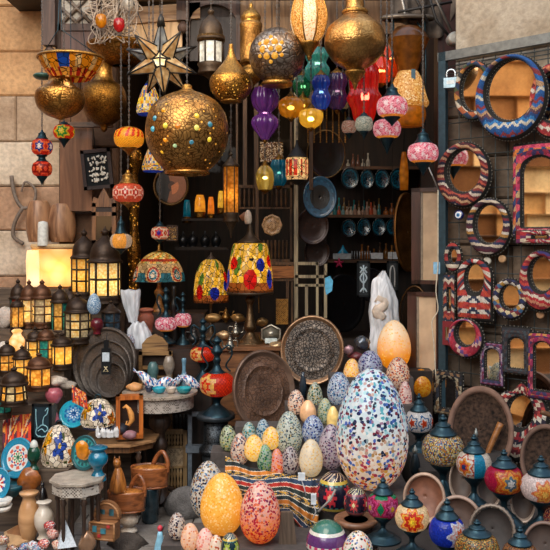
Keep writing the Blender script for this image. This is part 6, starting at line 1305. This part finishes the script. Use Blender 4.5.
bag('crumpled white plastic bag under the cup shaped bag', [(322, 5, 139), (330, 10, 139), (340, 11, 141), (352, 9, 142)], 5.12)
t = T('ceramic_egg', 'blue and white mosaic ball tucked behind the crumpled bag', 'ball', 128, 348, 5.08, solo=True); t.lathe('b', sph(128, 341, 7), chips('#d8dce0', ['#2a5a9a', '#c84a3a', '#e8ecf0'], 190, .6, emis=.02), sm=1)
vase('clay_pot', 'reddish clay pot with a dark lid between the bag and the pink flask', 'pot', 146, [(5, 308), (8, 310), (6, 313), (8, 316), (8.5, 322), (7, 328), (7, 332)], 5.45, plain('#a8604a', .6))
t = T('pot_shelf', 'small dark stool carrying the clay pot', 'stool', 146, 350, 5.45, solo=True); t.box('b', 137, 332, 155, 352, -5, 2, DW)
# swan necked flask lamps
def flask_lamp(lb, x, ytop, cy, w, h, yb, Y, cf, hand=10, lit=.3, sw=False):
    t = T('flask_lamp', lb, 'lamp', x, yb, Y); r = w/2; y1, y2 = cy-h/2, cy+h/2; I = IRON(); H = y1-ytop
    t.lathe('globe', [(r*.5, y1), (r*.88, y1+h*.18), (r, cy), (r*.88, y2-h*.18), (r*.5, y2)], vlit(.2, .45), seg=60, cf=cf, caps=False)
    t.lathe('neck', [(.6, ytop), (r*.16, ytop+H*.06), (r*.3, ytop+H*.14), (r*.14, ytop+H*.22), (r*.3, ytop+H*.36), (r*.34, ytop+H*.44), (r*.16, ytop+H*.55), (r*.24, ytop+H*.66), (r*.16, ytop+H*.76), (r*.3, ytop+H*.92), (r*.55, y1+.5)], I, sm=2, seg=18)
    t.lathe('base', [(r*.54, y2-.5), (r*.3, y2+(yb-y2)*.15), (r*.2, y2+(yb-y2)*.4), (r*.5, y2+(yb-y2)*.65), (r*.85, yb-1.5), (r*.9, yb)], I, sm=3, seg=24)
    for e in ((-1, 1) if not sw else (-1,)): t.tube('handle', [(x+e*r*.2, ytop+H*.42, 0), (x+e*hand*.8, ytop+H*.25, 0), (x+e*hand, ytop+H*.5, 0), (x+e*hand*.6, ytop+H*.8, 0), (x+e*hand*.9, y1-1, 0)], .9, I, sm=5)
    if lit: t.light(x, cy, 0, h/2, lit, (1, .6, .35))
    return t
redf = medal('#c8281c', ['#e8a04a', '#d8301c', '#e8b878', '#f0c060', '#c8402c'], 2, -.7, .8, 6, bg2='#e0401c')
flask_lamp('red mosaic lamp with two swan neck handles on the iron pedestal', 217, 336, 384, 35, 23, 415, 4.58, redf, 15)
flask_lamp('red and yellow mosaic handled lamp partly behind the other red one', 203, 318, 354, 26, 15, 384, 4.95, redf, 12)
flask_lamp('pink and white mosaic flask lamp with a tall swan neck, left of its twin', 166, 287, 324, 22, 14, 343, 5.2, pinkcf, 9, .4, True)
flask_lamp('pink and white mosaic flask lamp on the right, beside the dark cone tower', 183, 292, 320, 17, 14, 345, 5.3, pinkcf, 8, .3, True)
t = T('iron_pedestal', 'dark iron fretwork pedestal under the red mosaic lamp', 'pedestal', 216, 510, 4.6); t.lathe('top', [(18, 413), (19.5, 415), (19, 418), (17, 419)], plain('#3c444a', .4, .6), sm=1, seg=32)
t.lathe('drum', [(12.5, 419), (12.5, 440), (13, 444), (17, 448), (17, 452)], pierced('#4a5055', '#0a0c0e', 60, 0., .3, '#1c2023'), sm=1); t.lathe('shaft', [(14, 452), (13, 480), (16, 505), (18, 510)], plain('#2c3236', .5, .5), sm=2)
t = T('wooden_stool', 'small dark stool carrying the lamp behind the pedestal', 'stool', 203, 470, 4.95, solo=True); t.box('b', 190, 384, 212, 482, -6, 6, DW)
t = T('iron_rack', 'grey painted iron box frame left of the fretwork pedestal', 'frame', 195, 490, 4.75); t.boxes('bars', [(188, 415, 192, 490, -2, 2), (192, 412, 200, 416, -2, 2), (186, 445, 206, 452, -4, 4)], plain('#66707a', .5, .4))
# chair, tower, lattice boxes
t = T('carved_chair', 'small carved wooden chair with an arched back behind the ceramics', 'chair', 156, 408, 5.02); cw_ = wood('#a07a4c', '#54391f', .5, .7, 0)
t.prism('backrest', [(142, 352), (142, 344), (147, 338), (155, 334), (163, 338), (168, 344), (168, 352)], -1, 2, cw_); t.boxes('back_rail', [(139, 351, 172, 355, -2, 2), (142, 366, 170, 369, -2, 2)], cw_); t.boxes('seat', [(140, 376, 172, 380, -8, 2)], cw_)
for x0, d0 in ((139, -1), (169, -1), (141, -7), (168, -7)): t.box('leg', x0, 351 if d0 > -5 else 380, x0+3.5, 432, d0-1, d0+1, cw_)
t = T('lattice_box', 'upright wooden lattice box with a woven centre panel', 'box', 173, 494, 4.88, rz=8); lb_ = wood('#a88a60', '#6a4e30', .5, .6, 2)
t.boxes('frame', [(160, 430, 164, 492, -2, 4), (183, 430, 187, 492, -2, 4), (160, 430, 187, 434, -2, 4), (160, 446, 187, 448, -2, 3), (160, 466, 187, 468, -2, 3), (160, 489, 187, 492, -2, 4)], lb_)
for k in range(6): t.lathe('spindle', [(.8, 434), (1.5, 437), (.9, 440), (1.5, 443), (.8, 446)], lb_, x=166+k*3, seg=8, sm=1); t.lathe('spindle', [(.8, 468), (1.6, 474), (.9, 479), (1.6, 484), (.8, 489)], lb_, x=166+k*3, seg=8, sm=1)
t.box('woven_panel', 164, 448, 183, 466, 0, 2, inlay('#b8a080', '#5a4630', 120)); t.box('dark_back', 162, 432, 185, 490, 3, 5, plain('#1a120c'))
t = T('spindle_screen', 'dark turned spindle panel under the inlaid table', 'panel', 176, 436, 5.05); 
for k in range(8): t.lathe('spindle', [(.9, 414), (1.7, 419), (.9, 424), (1.5, 430)], plain('#3a3e40', .5), x=165+k*3.8, seg=8, sm=1)
t.boxes('rails', [(163, 411, 196, 414, -1, 1), (163, 430, 196, 433, -1, 1)], DW); t.box('base_panel', 163, 433, 196, 490, -1, 1, DW)
vase('dark_tower', 'tall dark bottle shaped turned wooden lamp foot', 'lamp foot', 174, [(2, 286), (2.4, 292), (2, 300), (4, 306), (3, 314), (6, 330), (7, 345)], 5.36, plain('#1a1614', .35), sm=2)
# metal ware on the counter and cabinet
SIL = plain('#8a8478', .25, .85, sc=30, bump=.05); BRS = brass('#a88048', '#4a3018', .3, 80, .3); DKM = plain('#3a3836', .3, .7)
def teapot(lb, x, yb, s_, Y, m, dr=1):
    t = T('metal_teapot', lb, 'teapot', x, yb, Y); 
    t.lathe('body', [(3*s_, yb), (2.6*s_, yb-1*s_), (6*s_, yb-5*s_), (6.2*s_, yb-8*s_), (3.4*s_, yb-13*s_), (3*s_, yb-15*s_)][::-1], m, seg=24); t.lathe('lid', [(.3, yb-21*s_), (1*s_, yb-19.5*s_), (.7*s_, yb-18.6*s_), (2.6*s_, yb-16.5*s_), (3.3*s_, yb-15*s_)], m, seg=18, sm=2)
    t.tube('spout', [(x+dr*5*s_, yb-6*s_, 0), (x+dr*9*s_, yb-8*s_, 0), (x+dr*9.6*s_, yb-13*s_, 0), (x+dr*12*s_, yb-16*s_, 0)], [1.5*s_, .7*s_], m, sm=4); t.tube('handle', [(x-dr*3*s_, yb-14*s_, 0), (x-dr*9*s_, yb-14*s_, 0), (x-dr*9*s_, yb-7*s_, 0), (x-dr*5.4*s_, yb-5*s_, 0)], .8*s_, m, sm=4); return t
teapot('silver teapot with a raised spout on the cabinet, nearest the red lamp', 230, 352, .8, 4.99, SIL, -1); teapot('brass teapot behind the silver one, spout to the right', 226, 322, .7, 5.35, BRS, 1)
teapot('grey pewter coffee pot left of the red handled lamp', 194, 345, .9, 5.12, DKM, 1); teapot('small brass pot beside the largest lamp foot', 266, 345, .7, 5.2, BRS, -1); teapot('dull silver pot between the leaded lamps', 236, 338, .8, 5.22, SIL, 1)
for lb, x, y, w, Y in (('brass shell ornament lying between the two leaded lamps', 213, 318, 16, 5.15), ('golden curled shell ornament above the silver teapot', 238, 318, 14, 5.3), ('pale brass bird ornament at the foot of the largest lamp', 262, 322, 12, 5.35), ('whitish shell at the right end of the cabinet', 277, 346, 18, 5.05), ('dull metal bowl heap behind the red handled lamps', 224, 335, 15, 5.28)):
    rock('metal_ornament', lb, 'ornament', x, y, w, 9, Y, plain('#c0a078' if 'hi' in lb else '#a07a48', .3, .6, sc=30), seed=int(x), flat=.6)
t = T('ornament_riser', 'dark riser box lifting the ornaments behind the lamps', 'riser', 236, 347, 5.38, solo=True); t.box('b', 205, 323, 246, 346, -2, 6, DW)
t = T('hexagon_mirror', 'small hexagonal mirror in a silver frame on the cabinet', 'mirror', 271, 344, 5.08); t.disc('frame', 271, 334, 11.5, 10, [(1, 1.5), (1, -1), (.86, -1.4), (.82, 0)], plain('#a8a090', .3, .7), seg=6); t.disc('mirror_glass', 271, 334, 9.8, 8.4, [(1, .2), (.02, .2)], MIRR, seg=6); t.box('white_card', 265, 338, 277, 343, -1.6, -1, plain('#d0dcd8', .6), label='white card at the foot')
t = T('orange_box', 'orange brown carved wooden box on the rack behind the largest lamp', 'box', 283, 283, 5.5, solo=True); t.box('b', 270, 266, 296, 278, -3, 3, wood('#b8743a', '#5a3014', .5)); 
t = T('orange_box', 'gold patterned box standing below the orange brown one', 'box', 282, 322, 5.45, solo=True); t.box('b', 276, 299, 288, 324, -3, 3, inlay('#a87838', '#5a3814', 140))
t = T('wooden_rack', 'dark studded rack posts right of the largest leaded lamp', 'rack', 287, 345, 5.5); t.boxes('posts', [(286, 262, 289, 345, -2, 2), (291, 262, 293, 345, -2, 2), (270, 262, 296, 265, -3, 3), (270, 279, 296, 281, -3, 3)], TW)
# small dark bundles behind the egg pile
rock('silver_ball', 'silver grey foil ornament behind the egg pile', 'ornament', 362, 343, 15, 14, 4.5, plain('#5a6068', .25, .7, sc=60), seed=31); rock('silver_ball', 'small pinkish foil ornament left of the silver grey one', 'ornament', 349, 350, 10, 10, 4.48, plain('#8a6a70', .3, .5, sc=60), seed=32); rock('silver_ball', 'dark red lump behind the top of the egg pile', 'ornament', 356, 356, 16, 8, 4.49, plain('#5a2428', .4), seed=33)
t = T('glass_bottle', 'dark bottle standing between the copper tray and the egg pile', 'bottle', 303, 398, 4.4, solo=True); t.lathe('b', [(1.5, 372), (2, 376), (3, 380), (3.6, 384), (3.6, 398)], plain('#22303c', .2, coat=.5), sm=1)
# leaning wooden framed mirrors by the door
def wmirror(lb, x0, x1, y0, y1, Y, rz):
    xm = (x0+x1)/2; t = T('wooden_mirror', lb, 'mirror', xm, y1, Y, rz=rz); fm = wood('#4a2a20', '#24130e', .35, .5, 2, .4)
    f = 9; t.boxes('frame', [(x0, y0, x0+f, y1, -3, 3), (x1-1.6, y0, x1, y1, -3, 3), (x0, y0, x1, y0+4, -3, 3), (x0, y1-4, x1, y1, -3, 3)], fm); t.box('mirror_glass', x0+f, y0+4, x1-1.6, y1-4, -.5, 1, plain('#c0a486', .25, .0, sc=8, bump=.05), label='mirror panel coloured in the tan of its reflection'); t.box('inner_strip', x0+f, y0+4, x0+f+1.8, y1-4, -1.6, -.5, plain('#8a7a68', .4))  # the reflection is put in as a matt tan colour
wmirror('upper dark wooden framed mirror leaning beside the wire rack', 412, 440, 188, 284, 4.95, -24); wmirror('lower dark wooden framed mirror in front of the upper one', 408, 438, 292, 381, 4.7, -24)
t = T('leaning_tray', 'brown round tray seen edge on behind the upper wooden mirror', 'tray', 406, 272, 5.5, rz=35, solo=True); t.disc('b', 408, 232, 13, 40, [(1, 2), (1, 0), (.95, -.8), (.9, .2), (.02, .6)], brass('#9a6a38', '#4a2c14', .4, 60, .3), tilt=.05)
t = T('amber_glimmer', 'amber edge glimmer modelled just inside the doorway', 'lamp', 404, 190, 5.75); t.lathe('glimmer_block', [(2, 152), (3, 158), (4.5, 172), (4, 190)], lamp_glass('#f0a030', '#b86a18', 20, .1, .5), sm=2); t.cord([(404, 153, 0), (404, -14, 0)])  # glowing block put in for an amber glimmer along an edge
t = T('hook_light', 'small white bulb on a thin metal arm beside the wooden mirror', 'bulb', 442, 203, 4.75); t.tube('arm', [(428, 166, 0), (436, 184, 0), (441, 196, 0)], .7, plain('#a8a8a4', .4, .5)); t.lathe('bulb', [(1, 194), (3.4, 198), (3.4, 201), (.5, 204)], plain('#dcdcd4', .3), x=441.5, sm=3)
t = T('price_tag', 'light blue plastic tag on the cord beside the rack post', 'tag', 437, 275, 4.55, solo=True); t.box('b', 433.5, 262, 440, 274, 0, 1.5, plain('#8ab8d4', .5))
t = T('white_cord', 'thin cream cord running down beside the rack post', 'cord', 437, 380, 4.54, solo=True); t.cord(crom([(438, 190, 0), (438, 262, 0), (437, 275, 0), (436, 292, 0), (438, 310, 0), (432, 322, 0), (434, 345, 0), (436, 380, 0)], 4), .6, plain('#c8bfa8', .7))
# ---------------------------------------------------------------- baskets and brown dishes behind the mosaic lamps
BKT = wood('#7a6050', '#4a382e', .6, .6, 0)
def bigdish(lb, cx, cy, w, h, Y, m1, m2, rz=-20, tilt=.3, saw=False):
    t = T('round_dish', lb, 'dish', cx, cy+h/2, Y, rz=rz)
    t.disc('rim', cx, cy, w/2, h/2, [(1, 3), (1.02, 1), (1, -1.2), (.93, -1.4), (.88, 0), (.84, 3)], m1, tilt=tilt, seg=64 if not saw else 64, out=(lambda a: 1+.03*(int(a*64/(2*pi)+.5) % 2)) if saw else None)
    t.disc('bowl', cx, cy, w/2*.85, h/2*.85, [(1, 2.5), (.8, 5), (.5, 6.5), (.02, 7)], m2, tilt=tilt, seg=48); return t
bigdish('largest brown round dish standing under the small arched mirrors', 480, 431, 66, 84, 4.02, plain('#7a5e50', .75, sc=20, spec=.2), plain('#3a2a20', .8, sc=60, spec=.2, var=.4)); bigdish('brown round dish at the right edge behind the star edged mirror', 546, 460, 52, 66, 3.72, plain('#6a5246', .75, sc=20, spec=.2), plain('#3a2a20', .8, sc=60, spec=.2, var=.4))
bigdish('copper dish with a pale rim behind the crimson and turquoise lamps', 424, 498, 42, 46, 3.32, plain('#a88c78', .4, .1, sc=30), plain('#7a4e3a', .45, .1, sc=30), tilt=.3)
bigdish('brown dish with a light rim behind the cobalt blue lamp', 458, 521, 48, 46, 3.11, plain('#9a8070', .4, sc=30), plain('#4c382e', .5, sc=30), tilt=.3); bigdish('dark dish with a saw toothed rim behind the gold mosaic lamp', 492, 531, 46, 48, 2.98, plain('#7a6c60', .4, .3, sc=30), plain('#2c2420', .6), saw=True); bigdish('plain brown dish in the lower right between the last lamps', 545, 546, 44, 44, 2.87, plain('#70584c', .5, sc=30), plain('#44342c', .6, sc=30))
for lb, x, y, Y in (('brown oval dish edge left of the turquoise banded lamp', 462, 480, 3.38), ('brown oval dish edge between the turquoise and crimson lamps', 489, 487, 3.28), ('pale rimmed dish edge right of the crimson lamp', 523, 500, 3.13)):
    bigdish(lb, x, y, 26, 42, Y, plain('#a89484', .35, .2, sc=30), plain('#4a3a30', .55, sc=30))
t = T('wooden_spoon', 'long brown carved wooden spoon leaning among the dishes', 'spoon', 490, 464, 3.95, solo=True); t.tube('b', [(482, 466, 0), (494, 440, 2), (502, 424, 4)], [2.6, 3.6], wood('#9a6434', '#6a3f1c', .4), sm=3)
t = T('wooden_spoon', 'orange brown rolled hide at the right edge under the kilim mirrors', 'hide', 545, 422, 4.05, solo=True); t.tube('b', [(541, 412, 0), (550, 415, 0), (560, 418, 0)], [2.4, 2.8], wood('#7a5230', '#4a3018', .6), sm=3)
